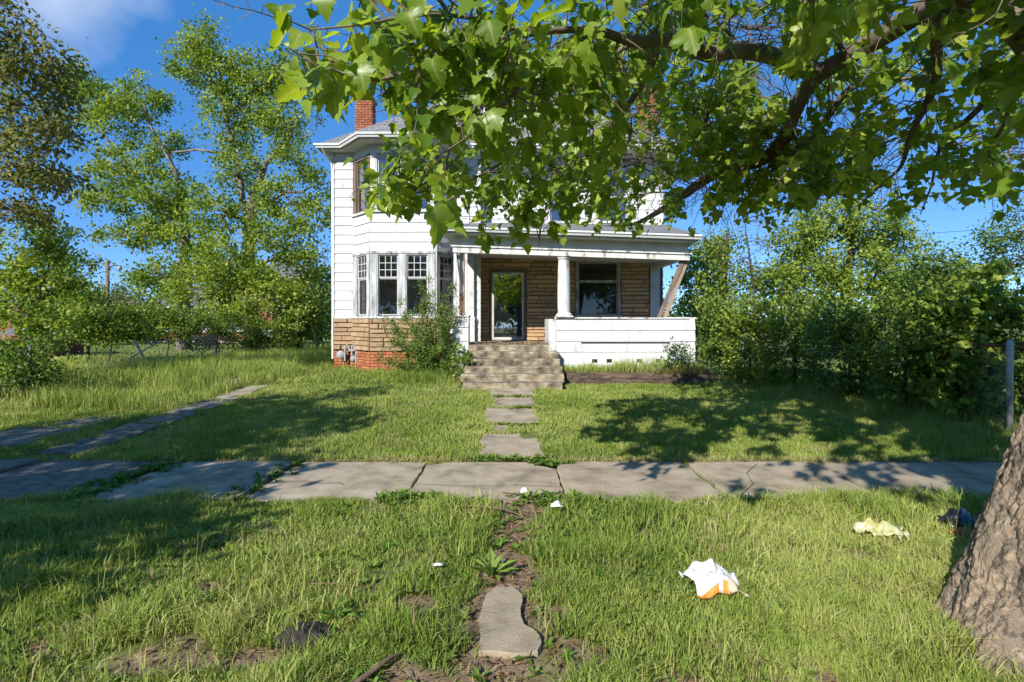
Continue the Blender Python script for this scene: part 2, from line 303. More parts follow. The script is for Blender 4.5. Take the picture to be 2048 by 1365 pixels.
def shingle_material():
    m, n, l, bs = nodes('grey asphalt shingles')
    uv = n.new('ShaderNodeUVMap'); uv.uv_map = 'roof'
    b = n.new('ShaderNodeTexBrick'); b.inputs['Scale'].default_value = 1; b.inputs['Brick Width'].default_value = .32; b.inputs['Row Height'].default_value = .135; b.inputs['Mortar Size'].default_value = .012
    b.inputs['Color1'].default_value = (.19, .185, .18, 1); b.inputs['Color2'].default_value = (.27, .265, .26, 1); b.inputs['Mortar'].default_value = (.06, .06, .06, 1); b.inputs['Bias'].default_value = -.1
    l.new(uv.outputs[0], b.inputs[0])
    t = n.new('ShaderNodeTexNoise'); t.inputs['Scale'].default_value = 40; l.new(uv.outputs[0], t.inputs[0])
    mx = n.new('ShaderNodeMix'); mx.data_type = 'RGBA'; mx.blend_type = 'OVERLAY'; mx.inputs[0].default_value = .5; l.new(b.outputs[0], mx.inputs[6]); l.new(t.outputs[0], mx.inputs[7])
    l.new(mx.outputs[2], bs.inputs['Base Color']); bs.inputs['Roughness'].default_value = .95
    bp = n.new('ShaderNodeBump'); bp.inputs['Distance'].default_value = .02; bp.inputs['Strength'].default_value = .6; l.new(b.outputs[1], bp.inputs['Height']); bp.invert = True; l.new(bp.outputs[0], bs.inputs['Normal'])
    return m
M_['shingle'] = shingle_material()
def bark_patch_material():
    m, n, l, bs = nodes('flaking sycamore bark')
    co = n.new('ShaderNodeTexCoord'); mp = n.new('ShaderNodeMapping'); mp.inputs['Scale'].default_value = (1, 1, .55); l.new(co.outputs['Object'], mp.inputs[0])
    t = n.new('ShaderNodeTexNoise'); t.inputs['Scale'].default_value = 6.5; t.inputs['Detail'].default_value = 10; t.inputs['Roughness'].default_value = .66; t.inputs['Distortion'].default_value = 1.1; l.new(mp.outputs[0], t.inputs[0])
    r = n.new('ShaderNodeValToRGB'); e = r.color_ramp.elements
    cs = [(.30, (.06, .045, .034)), (.38, (.14, .11, .084)), (.44, (.28, .215, .15)), (.50, (.21, .165, .12)), (.54, (.38, .275, .185)), (.60, (.29, .23, .17)), (.66, (.46, .38, .28)), (.73, (.60, .52, .42))]
    while len(e) < len(cs): e.new(.5)
    for i, (p, c) in enumerate(cs): e[i].position = p; e[i].color = (*c, 1)
    l.new(t.outputs[0], r.inputs[0])
    v = n.new('ShaderNodeTexVoronoi'); v.feature = 'DISTANCE_TO_EDGE'; v.inputs['Scale'].default_value = 9
    dn = n.new('ShaderNodeTexNoise'); dn.inputs['Scale'].default_value = 7; l.new(mp.outputs[0], dn.inputs[0])
    va = n.new('ShaderNodeMix'); va.data_type = 'RGBA'; va.inputs[0].default_value = .35; l.new(mp.outputs[0], va.inputs[6]); l.new(dn.outputs[1], va.inputs[7]); l.new(va.outputs[2], v.inputs[0])
    vr = n.new('ShaderNodeMapRange'); vr.inputs[2].default_value = .05; vr.inputs[3].default_value = .72; vr.inputs[4].default_value = 1; l.new(v.outputs[0], vr.inputs[0])
    mx = n.new('ShaderNodeMix'); mx.data_type = 'RGBA'; mx.blend_type = 'MULTIPLY'; mx.inputs[0].default_value = .7; l.new(r.outputs[0], mx.inputs[6]); l.new(vr.outputs[0], mx.inputs[7])
    l.new(mx.outputs[2], bs.inputs['Base Color']); bs.inputs['Roughness'].default_value = .9; bs.inputs['Specular IOR Level'].default_value = .2
    t2 = n.new('ShaderNodeTexNoise'); t2.inputs['Scale'].default_value = 26; t2.inputs['Detail'].default_value = 9; l.new(mp.outputs[0], t2.inputs[0])
    ad = n.new('ShaderNodeMath'); l.new(t2.outputs[0], ad.inputs[0]); l.new(t.outputs[0], ad.inputs[1])
    bp = n.new('ShaderNodeBump'); bp.inputs['Strength'].default_value = 1.0; bp.inputs['Distance'].default_value = .05; l.new(ad.outputs[0], bp.inputs['Height']); l.new(bp.outputs[0], bs.inputs['Normal'])
    return m
M_['syc_bark'] = bark_patch_material()

# ------------------------------------------------------------------ ground
YW0, YW1 = 5.20, 6.60                    # sidewalk
def gz(x, y):
    x = np.asarray(x, float); y = np.asarray(y, float)
    z = .27 * np.clip((y - 6.9) / 6.4, 0, 1)
    mow = sstep(-13, -10, -np.abs(x + 0)) * sstep(30, 16, y)
    bump = (vnoise(x, y, 1.7, 3) - .5) * .05 + (vnoise(x, y, 4.5, 4) - .5) * .03
    away = np.minimum(1, np.minimum(np.abs(y - YW0) + 9 * (y > YW0), np.abs(y - YW1) + 9 * (y < YW1)) / .5)
    onwalk = (y > YW0) & (y < YW1)
    bump = bump * np.where((np.abs(x) < .4) & (y < 5.2), .35, 1)
    return z + np.where(onwalk, -.03, bump * away - .0)
def path_mask(x, y):
    'bare earth: 1 where worn to soil'
    cxp = .02 + .10 * np.sin(y * 1.3)
    w = .15 + .09 * vnoise(x, y, 1.5, 8)
    p = 1 - sstep(w * .55, w * 1.5, np.abs(x - cxp) + (vnoise(x, y, 6, 5) - .5) * .22)
    p = p * ((y < 5.3) & (y > 1))
    for (bx, by, br) in ((-1.75, 2.72, .24), (-1.3, 2.8, .16), (-1.05, 2.98, .20), (-.75, 2.5, .20), (-.45, 2.6, .2), (.32, 2.75, .2), (-1.9, 3.55, .12), (.75, 2.5, .15), (2.3, 2.62, .25), (-.62, 3.3, .14), (-2.5, 2.85, .14), (1.5, 2.6, .12), (-.3, 3.0, .16), (.2, 3.2, .16)):
        d = np.hypot(x - bx, (y - by) * 1.25) + (vnoise(x, y, 5, 6) - .5) * .25
        p = np.maximum(p, 1 - sstep(br * .45, br * 1.15, d))
    e = np.minimum(np.abs(y - YW1 - .04), 9)
    p = np.maximum(p, .75 * (1 - sstep(.02, .14, e + (vnoise(x, y, 3, 9) - .5) * .12)) * (x > -4.2))
    return p
def lines(segs):
    return np.unique(np.round(np.concatenate([np.arange(a, b, s) for a, b, s in segs]), 4))
gx = lines([(-420, -40, 20), (-40, -12, 2), (-12, 10, .09), (10, 40, 2), (40, 421, 20)])
gy = lines([(-80, -2, 6), (-2, 1.6, .4), (1.6, 7.2, .05), (7.2, 16, .16), (16, 50, 2), (50, 600, 25)])
GX, GY = np.meshgrid(gx, gy); GZ = gz(GX, GY)
nx, ny = len(gx), len(gy)
idx = np.arange(nx * ny).reshape(ny, nx); a, b, c, d = idx[:-1, :-1].ravel(), idx[:-1, 1:].ravel(), idx[1:, 1:].ravel(), idx[1:, :-1].ravel()
ground = link('ground', np_mesh('ground', np.stack([GX, GY, GZ], -1).reshape(-1, 3), np.concatenate([np.stack([a, b, c], -1), np.stack([a, c, d], -1)]), M_['ground'], {'bare': np.maximum(path_mask(GX, GY), np.where(GY < 5.3, .85, .3) * sstep(.3, .75, vnoise(GX, GY, 2.2, 12))).ravel()}, True))
tag(ground, kind='structure', label='grassy lot with worn bare soil patches')

# ------------------------------------------------------------------ paving
def slab_mesh(poly, top, thick, material, name='slab', seed=0, edge=.03):
    'an uneven concrete slab: outline roughened, top edge worn round'
    r = random.Random(seed); pts = []
    for i in range(len(poly)):
        p, q = Vector(poly[i]), Vector(poly[(i + 1) % len(poly)])
        k = max(2, int((q - p).length / .12))
        for j in range(k):
            t = j / k; v = p.lerp(q, t); nn = Vector((q - p).yx).normalized(); nn.y *= -1
            v = v + nn * (r.random() - .5) * edge * (0.2 if j == 0 else 1)
            pts.append(v)
    c = sum(pts, Vector((0, 0))) / len(pts); n = len(pts)
    v, f = [], []
    for s, dz in ((1, -thick), (1, -.012), (.992, 0)):
        for p in pts:
            q = c + (p - c) * s; v.append((q.x, q.y, top(q.x, q.y) + dz))
    for k in range(2):
        for i in range(n): f.append((k * n + i, k * n + (i + 1) % n, (k + 1) * n + (i + 1) % n, (k + 1) * n + i))
    f.append(tuple(2 * n + i for i in range(n)))
    me = bpy.data.meshes.new(name); me.from_pydata(v, [], f); me.materials.append(material); me.update(); return me
def empty_struct(name, label):
    o = link(name, None); tag(o, label=label, kind='structure'); return o
walkway = empty_struct('sidewalk', 'cracked concrete public sidewalk crossing in front of the lot')
J0, JL = -1.017, 1.535
rr = random.Random(4)
for k in range(-6, 7):
    x0 = J0 + JL * k + .008; x1 = x0 + JL - .016
    tiltx = {-2: .012, -3: -.018, -4: .02}.get(k, rr.uniform(-.004, .004)); tz = {-2: .012, -3: .02, -4: .03, -5: .0}.get(k, rr.uniform(0, .006))
    gap = {-2: .05, -3: .10, -4: .06, 2: .05}.get(k, 0)
    skew = {-3: -.12, -4: -.16, -2: -.05}.get(k, 0)
    top = lambda X, Y, a=tiltx, t=tz, xc=(x0 + x1) / 2: .012 + t + a * (X - xc)
    poly = [(x0 + gap + skew, YW0 - .02 + (0.03 if k < -1 else 0)), (x1 - gap * .5 + skew * .7, YW0 - .02), (x1 - gap * .3, YW1), (x0 + gap, YW1)]
    if k == 0: poly = [(x0, YW0 - .02), (x1, YW0 - .02), (x1 - .01, YW1 - .30), (x1 - .25, YW1 - .1), (x1 - .35, YW1), (x0 + .28, YW1), (x0, YW1 - .14)]
    if k == 1: poly = [(x0, YW0 - .02), (x1, YW0 - .02), (x1, YW1), (x0 + .1, YW1), (x0, YW1 - .22)]
    link('slab', slab_mesh(poly, top, .10, M_['asphalt'] if k <= -3 else M_['concrete'], seed=k + 50), walkway)
# thin dark crack lines over two slabs
for ci, pts in enumerate(([(-2.5, 5.72), (-2.2, 5.78), (-2.0, 5.70), (-1.8, 5.72), (-1.72, 5.62)], [(-3.9, 5.9), (-3.4, 6.1), (-3.1, 6.0), (-2.75, 6.2)], [(-1.0, 5.7), (-.5, 5.62), (0, 5.66), (.5, 5.6)], [(2.2, 5.3), (2.5, 5.7), (2.6, 6.1), (2.9, 6.5)])):
    b = MB()
    for (p, q) in zip(pts[:-1], pts[1:]):
        p, q = Vector((*p, 0)), Vector((*q, 0)); w = (q - p).cross(Vector((0, 0, 1))).normalized() * .004
        zz = .0365 if ci == 1 else (.031 if ci == 0 else .0225)
        b.add([p + w + Vector((0, 0, zz)), p - w + Vector((0, 0, zz)), q - w * .7 + Vector((0, 0, zz)), q + w * .7 + Vector((0, 0, zz))], [(0, 1, 2, 3)])
    b.build('crack', M_['dark'], walkway)
front_walk = empty_struct('front_walk', 'narrow worn concrete walk from the sidewalk to the steps')
WALK = [(6.82, 7.95), (7.99, 8.5), (8.58, 9.76), (9.82, 10.85), (10.92, 11.85)]
for i, (y0, y1) in enumerate(WALK):
    xa, xb = [(-.44, .40), (-.34, -.04), (-.46, .44), (-.40, .42), (-.46, .46)][i]
    link('slab', slab_mesh([(xa, y0), (xb, y0), (xb - .02, y1), (xa + .02, y1)], lambda X, Y: float(.27 * min(max((Y - 6.9) / 6.4, 0), 1)) + .03, .1, M_['concrete'], seed=90 + i, edge=.05), front_walk)
buried = link('slab', slab_mesh([(-.17, 2.80), (.02, 2.77), (.13, 2.79), (.15, 2.92), (.07, 3.03), (.05, 3.2), (.06, 3.36), (.0, 3.47), (-.10, 3.48), (-.16, 3.38), (-.19, 3.1)], lambda X, Y: .040 + .004 * math.sin(X * 9), .10, M_['concrete'], seed=120, edge=.035), front_walk)
drive = empty_struct('driveway', 'ribbon driveway of two broken concrete strips')
for i, (poly, m) in enumerate((([(-6.02, 6.95), (-5.42, 6.95), (-5.38, 8.6), (-5.95, 8.6)], 'asphalt'), ([(-5.95, 8.68), (-5.36, 8.66), (-5.32, 10.4), (-5.86, 10.4)], 'asphalt'), ([(-5.86, 10.5), (-5.32, 10.5), (-5.40, 12.2), (-5.78, 12.2)], 'concrete'),
                               ([(-7.55, 7.15), (-6.45, 7.35), (-6.42, 8.2), (-7.4, 8.3)], 'asphalt'), ([(-7.3, 8.4), (-6.4, 8.3), (-6.42, 8.95), (-6.9, 9.05)], 'asphalt'), ([(-6.9, 12.2), (-6.3, 12.1), (-6.1, 13.4), (-6.6, 13.5)], 'concrete'))):
    link('slab', slab_mesh(poly, lambda X, Y: float(.27 * min(max((Y - 6.9) / 6.4, 0), 1)) + .04, .12, M_[m], seed=140 + i, edge=.07), drive)

# ------------------------------------------------------------------ the house
house = thing('house', (-.3, 16, .27), 'abandoned two storey house with white siding, bay windows and stone porch wall', 'house')
XL, XR, XS = -5.11, 4.46, -.93            # left wall, right wall, step between the two front planes
YL, YR, YBAY, YBACK = 15.8, 16.3, 15.05, 25.0
ZT, ZFL = 6.50, 1.10                      # wall top, ground-floor level
COURSE = .2675
def frame(p0, p1):
    'local x runs along the wall from p0 to p1, local -y faces out, z is height'
    d = Vector((p1[0] - p0[0], p1[1] - p0[1], 0)); L = d.length; d.normalize()
    m = Matrix.Translation((p0[0], p0[1], 0)) @ Matrix.Rotation(math.atan2(d.y, d.x), 4, 'Z')
    return m, L
def cut(rect, holes):
    'the parts of rect (u0,u1,z0,z1) outside the holes'
    out = [rect]
    for h in holes:
        nxt = []
        for (a, b, c, d) in out:
            if h[1] <= a + 1e-4 or h[0] >= b - 1e-4 or h[3] <= c + 1e-4 or h[2] >= d - 1e-4: nxt.append((a, b, c, d)); continue
            if h[0] > a: nxt.append((a, h[0], c, d))
            if h[1] < b: nxt.append((h[1], b, c, d))
            lo, hi = max(a, h[0]), min(b, h[1])
            if h[2] > c: nxt.append((lo, hi, c, h[2]))
            if h[3] < d: nxt.append((lo, hi, h[3], d))
        out = nxt
    return [r for r in out if r[1] - r[0] > .015 and r[3] - r[2] > .012]
board_cache = {}
def board(parent, M, u0, u1, z0, z1, material='siding', name='siding_board', proud=.0):
    key = (round(u1 - u0, 3), round(z1 - z0, 3), material)
    if key not in board_cache:
        L, h = u1 - u0 - .003, z1 - z0
        lo = .027 if h > .2 else .022
        b = MB().add([(0, 0, 0), (L, 0, 0), (L, -lo, -.008), (0, -lo, -.008), (0, -.004, h), (L, -.004, h), (L, 0, h), (0, 0, h)],
                     [(0, 3, 2, 1), (3, 4, 5, 2), (4, 7, 6, 5), (0, 7, 4, 3), (1, 2, 5, 6), (0, 1, 6, 7)])
        board_cache[key] = b.mesh('siding_board', M_[material])
    jz = random.uniform(-.003, .003)
    return link(name, board_cache[key], parent, M @ Matrix.Translation((u0 + .0015, -proud - random.uniform(0, .004), z0 + jz)) @ Matrix.Rotation(random.uniform(-.0016, .0016), 4, 'Y'))
def wall_backing(M, L, z0, z1, holes, th=.12):
    b = MB()
    for (a, c, d, e) in cut((0, L, z0, z1), holes): b.box(a, c, .003, th, d, e)
    b.build('wall', M_['interior'], house, M)
def side_with_boards(M, L, z0, z1, holes, zref=0.0, parent=None):
    k = math.floor((z0 - zref) / COURSE)
    z = zref + k * COURSE
    while z < z1 - .02:
        a, b = max(z, z0), min(z + COURSE, z1)
        for (u0, u1, c, d) in cut((0, L, a, b), holes): board(parent or house, M, u0, u1, c, d)
        z += COURSE
stone_meshes = []
for s in range(9):
    r = random.Random(s + 300); b = MB(); j = lambda k: r.uniform(-k, k)
    e = .04
    vs = [(0, 0, 0), (1, 0, 0), (1, 0, 1), (0, 0, 1), (0, -.45, 0), (1, -.45, 0), (1, -.45, 1), (0, -.45, 1),
          (.025 + j(.012), -1 + j(.25), .14 + j(.05)), (.975 + j(.012), -1 + j(.25), .14 + j(.05)), (.975 + j(.012), -1 + j(.25), .88 + j(.05)), (.025 + j(.012), -1 + j(.25), .88 + j(.05)),
          (.5 + j(.2), -1.15 + j(.2), .12 + j(.04)), (.5 + j(.2), -1.15 + j(.2), .9 + j(.04))]
    b.add(vs, [(0, 1, 5, 4), (1, 2, 6, 5), (2, 3, 7, 6), (3, 0, 4, 7), (4, 5, 9, 12, 8), (5, 6, 10, 9), (6, 7, 11, 13, 10), (7, 4, 8, 11), (8, 12, 13, 11), (12, 9, 10, 13)])
    stone_meshes.append((b.mesh('stone', M_['stone']), None))
stone_pale = []
for me, _ in stone_meshes:
    m2 = me.copy(); m2.materials[0] = M_['stone_pale']; stone_pale.append(m2)
def stones(M, L, z0, z1, holes, rows, lens, pale=False, name='stone'):
    r = random.Random(int(L * 100) + 3); z = z0
    n = 0
    hs = [r.uniform(.8, 1.25) for _ in range(rows)]; k = (z1 - z0) / sum(hs)
    for h in hs:
        h *= k; u = -r.uniform(0, lens[0])
        while u < L:
            w = r.uniform(*lens)
            for (a, b, c, d) in cut((max(u, 0), min(u + w, L), z, z + h), holes):
                if b - a < .04 or d - c < .03: continue
                g = .007; src = r.choice(stone_pale) if pale else r.choice(stone_meshes)[0]
                link(name, src, house, M @ Matrix.Translation((a + g, -.004, c + g)) @ Matrix.Diagonal((b - a - 2 * g, r.uniform(.026, .07), d - c - 2 * g, 1)))
                n += 1
            u += w
        z += h
    return n
brick_meshes = {}
def brick_src(material):
    if material not in brick_meshes:
        b = MB(); e = .06
        vs = [(0, 0, 0), (1, 0, 0), (1, 0, 1), (0, 0, 1), (.0, -.8, .0), (1, -.8, 0), (1, -.8, 1), (0, -.8, 1), (.02, -1, .07), (.98, -1, .07), (.98, -1, .93), (.02, -1, .93)]
        b.add(vs, [(0, 1, 5, 4), (1, 2, 6, 5), (2, 3, 7, 6), (3, 0, 4, 7), (4, 5, 9, 8), (5, 6, 10, 9), (6, 7, 11, 10), (7, 4, 8, 11), (8, 9, 10, 11)])
        brick_meshes[material] = b.mesh('brick', M_[material])
    return brick_meshes[material]
def bricks(parent, M, L, z0, z1, material, bl=.215, bh=.072, name='brick', depth=.018, seed=1, umin=0):
    r = random.Random(seed); nrow = int((z1 - z0) / bh); bh = (z1 - z0) / nrow
    for k in range(nrow):
        u = -(bl / 2 if k % 2 else 0)
        while u < L:
            a, b = max(u, 0), min(u + bl, L); u += bl
            if b - a < .03 or b < umin: continue
            link(name, brick_src(material), parent, M @ Matrix.Translation((a + .007, .004, z0 + k * bh + .007)) @ Matrix.Diagonal((b - a - .014, depth * r.uniform(.7, 1.2) + .004, bh - .014, 1)))
def window(M, u0, u1, z0, z1, trim, frame_m, glass='glass', split=.5, grid=(0, 0), trim_w=.07, sash_w=.035, depth=.045, sill=True, curtain=False):
    'frame > sash, muntin, pane'
    b = MB(); tw = trim_w
    b.box(u0 - tw, u0, -depth, .10, z0, z1); b.box(u1, u1 + tw, -depth, .10, z0, z1)
    b.box(u0 - tw, u1 + tw, -depth - .004, .10, z1, z1 + tw)
    if sill: b.box(u0 - tw - .02, u1 + tw + .02, -depth - .03, .10, z0 - .05, z0)
    w = b.build('window', M_[trim], house, M, bevel=.004)
    zm = z0 + (z1 - z0) * split
    for (c, d, y) in ((zm, z1, .02), (z0, zm, .045)):
        s = MB(); sw = sash_w
        s.box(u0, u0 + sw, y, y + .03, c, d); s.box(u1 - sw, u1, y, y + .03, c, d)
        s.box(u0 + sw, u1 - sw, y, y + .03, d - sw, d); s.box(u0 + sw, u1 - sw, y, y + .03, c, c + sw)
        s.build('sash', M_[frame_m], w, M)
        g = MB().add([(u0 + sw, y + .016, c + sw), (u1 - sw, y + .016, c + sw), (u1 - sw, y + .016, d - sw), (u0 + sw, y + .016, d - sw)], [(0, 1, 2, 3)])
        if c == zm and grid[0]:
            mu = MB(); a0, a1, c0, c1 = u0 + sw, u1 - sw, c + sw, d - sw
            for i in range(1, grid[0]):
                x = a0 + (a1 - a0) * i / grid[0]; mu = MB().box(x - .009, x + .009, y + .002, y + .028, c0, c1); mu.build('muntin', M_[frame_m], w, M)
            for i in range(1, grid[1]):
                z = c0 + (c1 - c0) * i / grid[1]; MB().box(a0, a1, y + .003, y + .027, z - .009, z + .009).build('muntin', M_[frame_m], w, M)
        g.build('pane', M_[glass], w, M)
    return w

# plan of the front: strip, bay (three facets), strip, step back, porch wall
B0, B1, B2, B3 = (-4.55, YL), (-3.88, YBAY), (-2.10, YBAY), (-1.61, YL)
F_strip = frame((XL, YL), B0); F_bl = frame(B0, B1); F_bf = frame(B1, B2); F_br = frame(B2, B3); F_mid = frame(B3, (XS, YL)); F_ret = frame((XS, YL), (XS, YR)); F_por = frame((XS, YR), (XR, YR))
F_left = frame((XL, YBACK), (XL, YL)); F_right = frame((XR, YR), (XR, YBACK)); F_back = frame((XR, YBACK), (XL, YBACK))
ZST = 1.76                                # top of the stone base under the bay
ZB0, ZB1 = 1.82, 3.50                     # lower bay windows
ZU0, ZU1 = 4.72, 6.20                     # upper bay windows
LB = F_bf[1]; LL = F_bl[1]; LR = F_br[1]
def bay_holes(L, wins, up): return [(a, b, ZB0, ZB1) for a, b in wins] + [(a, b, ZU0, ZU1) for a, b in up]
wf = [(.19, .79), (.97, 1.60)]; wl_ = [(.20, LL - .16)]; wr_ = [(.16, LR - .10)]
uf = [(.16, .82), (.98, 1.64)]; ul_ = [(.16, LL - .10)]; ur_ = [(.12, LR - .10)]
for (Fm, wins, up) in ((F_bf, wf, uf), (F_bl, wl_, ul_), (F_br, wr_, ur_)):
    M, L = Fm; wall_backing(M, L, .27, ZT + .3, bay_holes(L, wins, up))
    # siding between the storeys and the frieze above
    z0, z1 = 3.60, ZU0 - .06
    n = 4
    for k in range(n): board(house, M, 0, L, z0 + (z1 - z0) * k / n, z0 + (z1 - z0) * (k + 1) / n)
    MB().box(0, L, -.012, .002, ZU1 + .08, ZT + .3).build('frieze_board', M_['siding'], house, M)
    # weathered posts between the lower windows
    edges = [0] + [e for w in wins for e in w] + [L]
    for a, b in zip(edges[::2], edges[1::2]):
        MB().box(a + .002, b - .002, -.035, .002, ZST + .05, 3.60).build('window_post', M_['grey_wood'], house, M, bevel=.006)
    MB().box(0, L, -.05, .002, ZB1 + .035, 3.597).build('head_board', M_['grey_wood'], house, M, bevel=.004)
    MB().box(-.02, L + .02, -.085, .06, ZST - .005, ZST + .055).build('bay_sill', M_['peel'], house, M, bevel=.006)
    uedges = [0] + [e for w in up for e in w] + [L]
    for a, b in zip(uedges[::2], uedges[1::2]):
        MB().box(a + .002, b - .002, -.03, .002, ZU0, ZU1 + .08).build('window_post', M_['white'] if L > 1.2 else M_['brown_wood'], house, M, bevel=.005)
    MB().box(-.02, L + .02, -.07, .06, ZU0 - .06, ZU0).build('bay_sill', M_['white'], house, M, bevel=.006)
    for a, b in wins: window(M, a + .03, b - .03, ZB0 + .02, ZB1, 'grey_wood', 'white', 'glass', .62, (3, 3), .03, .032, .02, sill=False)
    for a, b in up: window(M, a + .03, b - .03, ZU0 + .01, ZU1, 'white' if L > 1.2 else 'brown_wood', 'white' if L > 1.2 else 'brown_wood', 'upglass', .5, (0, 0), .03, .04, .02, sill=False)
# flat strips of the left block
for Fm in (F_strip, F_mid):
    M, L = Fm; wall_backing(M, L, .27, ZT + .3, [])
    lo = ZST if Fm is F_strip else ZFL
    side_with_boards(M, L, lo + .003, ZT - .05, [], ZST)
    MB().box(0, L, -.014, .002, ZT - .05, ZT + .3).build('frieze_board', M_['siding'], house, M)
MB().box(-.035, .012, -.04, .0, ZST, ZT).build('corner_board', M_['white'], house, F_strip[0])
MB().box(F_mid[1] - .02, F_mid[1] + .03, -.035, .0, ZFL, ZT).build('corner_board', M_['white'], house, F_mid[0])
# stone base under strip and bay, brick foundation below it
ns = 0
ZBR = .86
for Fm in (F_strip, F_bl, F_bf, F_br):
    M, L = Fm
    ns += stones(M @ Matrix.Translation((0, -.03, 0)), L + .03, ZBR, ZST - .01, [], 7, (.28, .75), True)
    MB().box(-.01, L + .01, -.03, .002, ZBR, ZST - .01).build('stone_backing', M_['mortar'], house, M)
for Fm, s in ((F_strip, 1), (F_bl, 2), (F_bf, 3), (F_br, 4)):
    M, L = Fm
    MB().box(0, L, -.004, .002, -.1, ZBR - .004).build('foundation_backing', M_['core'], house, M)
    bricks(house, M, L, .10, ZBR - .01, 'glazed', .215, .076, 'foundation_brick', .02, s)
# recessed porch wall
M, L = F_por
DX0, DX1, DZ1 = -.60 - XS, .36 - XS, 3.13          # door opening
WX0, WX1, WZ0, WZ1 = 1.96 - XS, 3.14 - XS, 1.86, 3.42
U1 = (1.13 - XS, 1.86 - XS, 4.62, 5.95); U2 = (2.66 - XS, 3.42 - XS, 4.62, 6.12)
U3 = (1.13 - XS, 1.86 - XS, 4.62, 5.95)
holes = [(DX0, DX1, ZFL, DZ1), (WX0, WX1, WZ0, WZ1), U1, U2]
wall_backing(M, L, .27, ZT + .3, holes)
ns += stones(M @ Matrix.Translation((0, -.012, 0)), L, ZFL, 3.66, [(DX0 - .07, DX1 + .07, ZFL, DZ1 + .09), (WX0 - .09, WX1 + .09, WZ0 - .09, WZ1 + .1), (L - .40, L, ZFL, 3.66)], 22, (.32, .95))
for (a, b, c, d) in cut((0, L, ZFL, 3.66), [(DX0, DX1, ZFL, DZ1), (WX0, WX1, WZ0, WZ1)]):
    MB().box(a, b, -.012, .002, c, d).build('stone_backing', M_['mortar'], house, M)
grow = .085
side_with_boards(M, L, 4.45, ZT - .08, [(u[0] - grow, u[1] + grow, u[2] - .06, u[3] + grow) for u in (U1, U2)], 4.45)
MB().box(0, L, -.014, .002, ZT - .08, ZT + .3).build('frieze_board', M_['siding'], house, M)
MB().box(L - .05, L + .02, -.04, .0, 4.45, ZT).build('corner_board', M_['white'], house, M)
for u in (U1, U2): window(M, u[0], u[1], u[2], u[3], 'white', 'white', 'upglass', .48, (0, 0), .075, .045, .03)
window(M, WX0, WX1, WZ0, WZ1, 'grey_wood', 'grey_wood', 'glass', .64, (0, 0), .08, .04, .03)
# return between the two planes, and the sides and back of the house
M, L = F_ret; wall_backing(M, L, .27, ZT + .3, [], .08); side_with_boards(M, L, ZFL, ZT, [], ZST)
for (M, L) in (F_left, F_right, F_back):
    wall_backing(M, L, .0, ZT + .3, [(.13, .14, 9, 10)])
    z = .86
    while z < ZT - .02:
        board(house, M, 0, L, z, min(z + COURSE, ZT)); z += COURSE
# rooms: floors and a partition so that the windows look into something
MB().box(XL + .14, XR - .14, YR + .14, YBACK - .14, ZFL - .2, ZFL).box(XL + .14, XS - .1, YL + .14, YR + .13, ZFL - .2, ZFL).build('floor', M_['interior'], house)
MB().box(XL + .14, XR - .14, YR + .14, YBACK - .14, 3.85, 4.0).box(XL + .14, XS - .1, YL + .14, YR + .13, 3.85, 4.0).build('upper_floor', M_['interior'], house)
MB().box(XL + .14, XR - .14, 20, 20.1, ZFL, 3.84).box(XS, XS + .1, YR + .14, 19.99, ZFL, 3.84).box(XL + .14, XR - .14, 19, 19.1, 4.01, ZT).build('partition', M_['interior'], house)
MB().box(XL + .05, XR - .05, YR + .05, YBACK - .05, ZT + .2, ZT + .26).box(XL + .05, XS, YL + .05, YR + .04, ZT + .2, ZT + .26).build('attic_floor', M_['interior'], house)
# front door: a full glass storm door
M = F_por[0]
b = MB(); b.box(DX0 - .06, DX0, -.035, .10, ZFL, DZ1); b.box(DX1, DX1 + .06, -.035, .10, ZFL, DZ1); b.box(DX0 - .06, DX1 + .06, -.038, .10, DZ1, DZ1 + .07)
b.build('door_frame', M_['brown_wood'], house, M, bevel=.004)
b = MB(); y0, y1 = -.02, .02; sw = .055
b.box(DX0 + .01, DX0 + .01 + sw, y0, y1, ZFL + .03, DZ1 - .01); b.box(DX1 - .01 - sw, DX1 - .01, y0, y1, ZFL + .03, DZ1 - .01)
b.box(DX0 + .01 + sw, DX1 - .01 - sw, y0, y1, DZ1 - .01 - sw, DZ1 - .01); b.box(DX0 + .01 + sw, DX1 - .01 - sw, y0, y1, ZFL + .03, ZFL + .10)
door = b.build('door', M_['white'], house, M, bevel=.004)
MB().add([(DX0 + .06, 0, ZFL + .10), (DX1 - .06, 0, ZFL + .10), (DX1 - .06, 0, DZ1 - .06), (DX0 + .06, 0, DZ1 - .06)], [(0, 1, 2, 3)]).build('pane', M_['doorglass'], door, M)
MB().box(DX1 - .055, DX1 - .03, -.07, -.021, 1.40, 1.50).box(DX1 - .10, DX1 - .03, -.085, -.071, 1.44, 1.465).build('handle', M_['gutter'], door, M)
MB().box(DX0 + .01, DX1 - .01, -.05, .09, ZFL + .002, ZFL + .028).build('threshold', M_['brown_wood'], house, M)

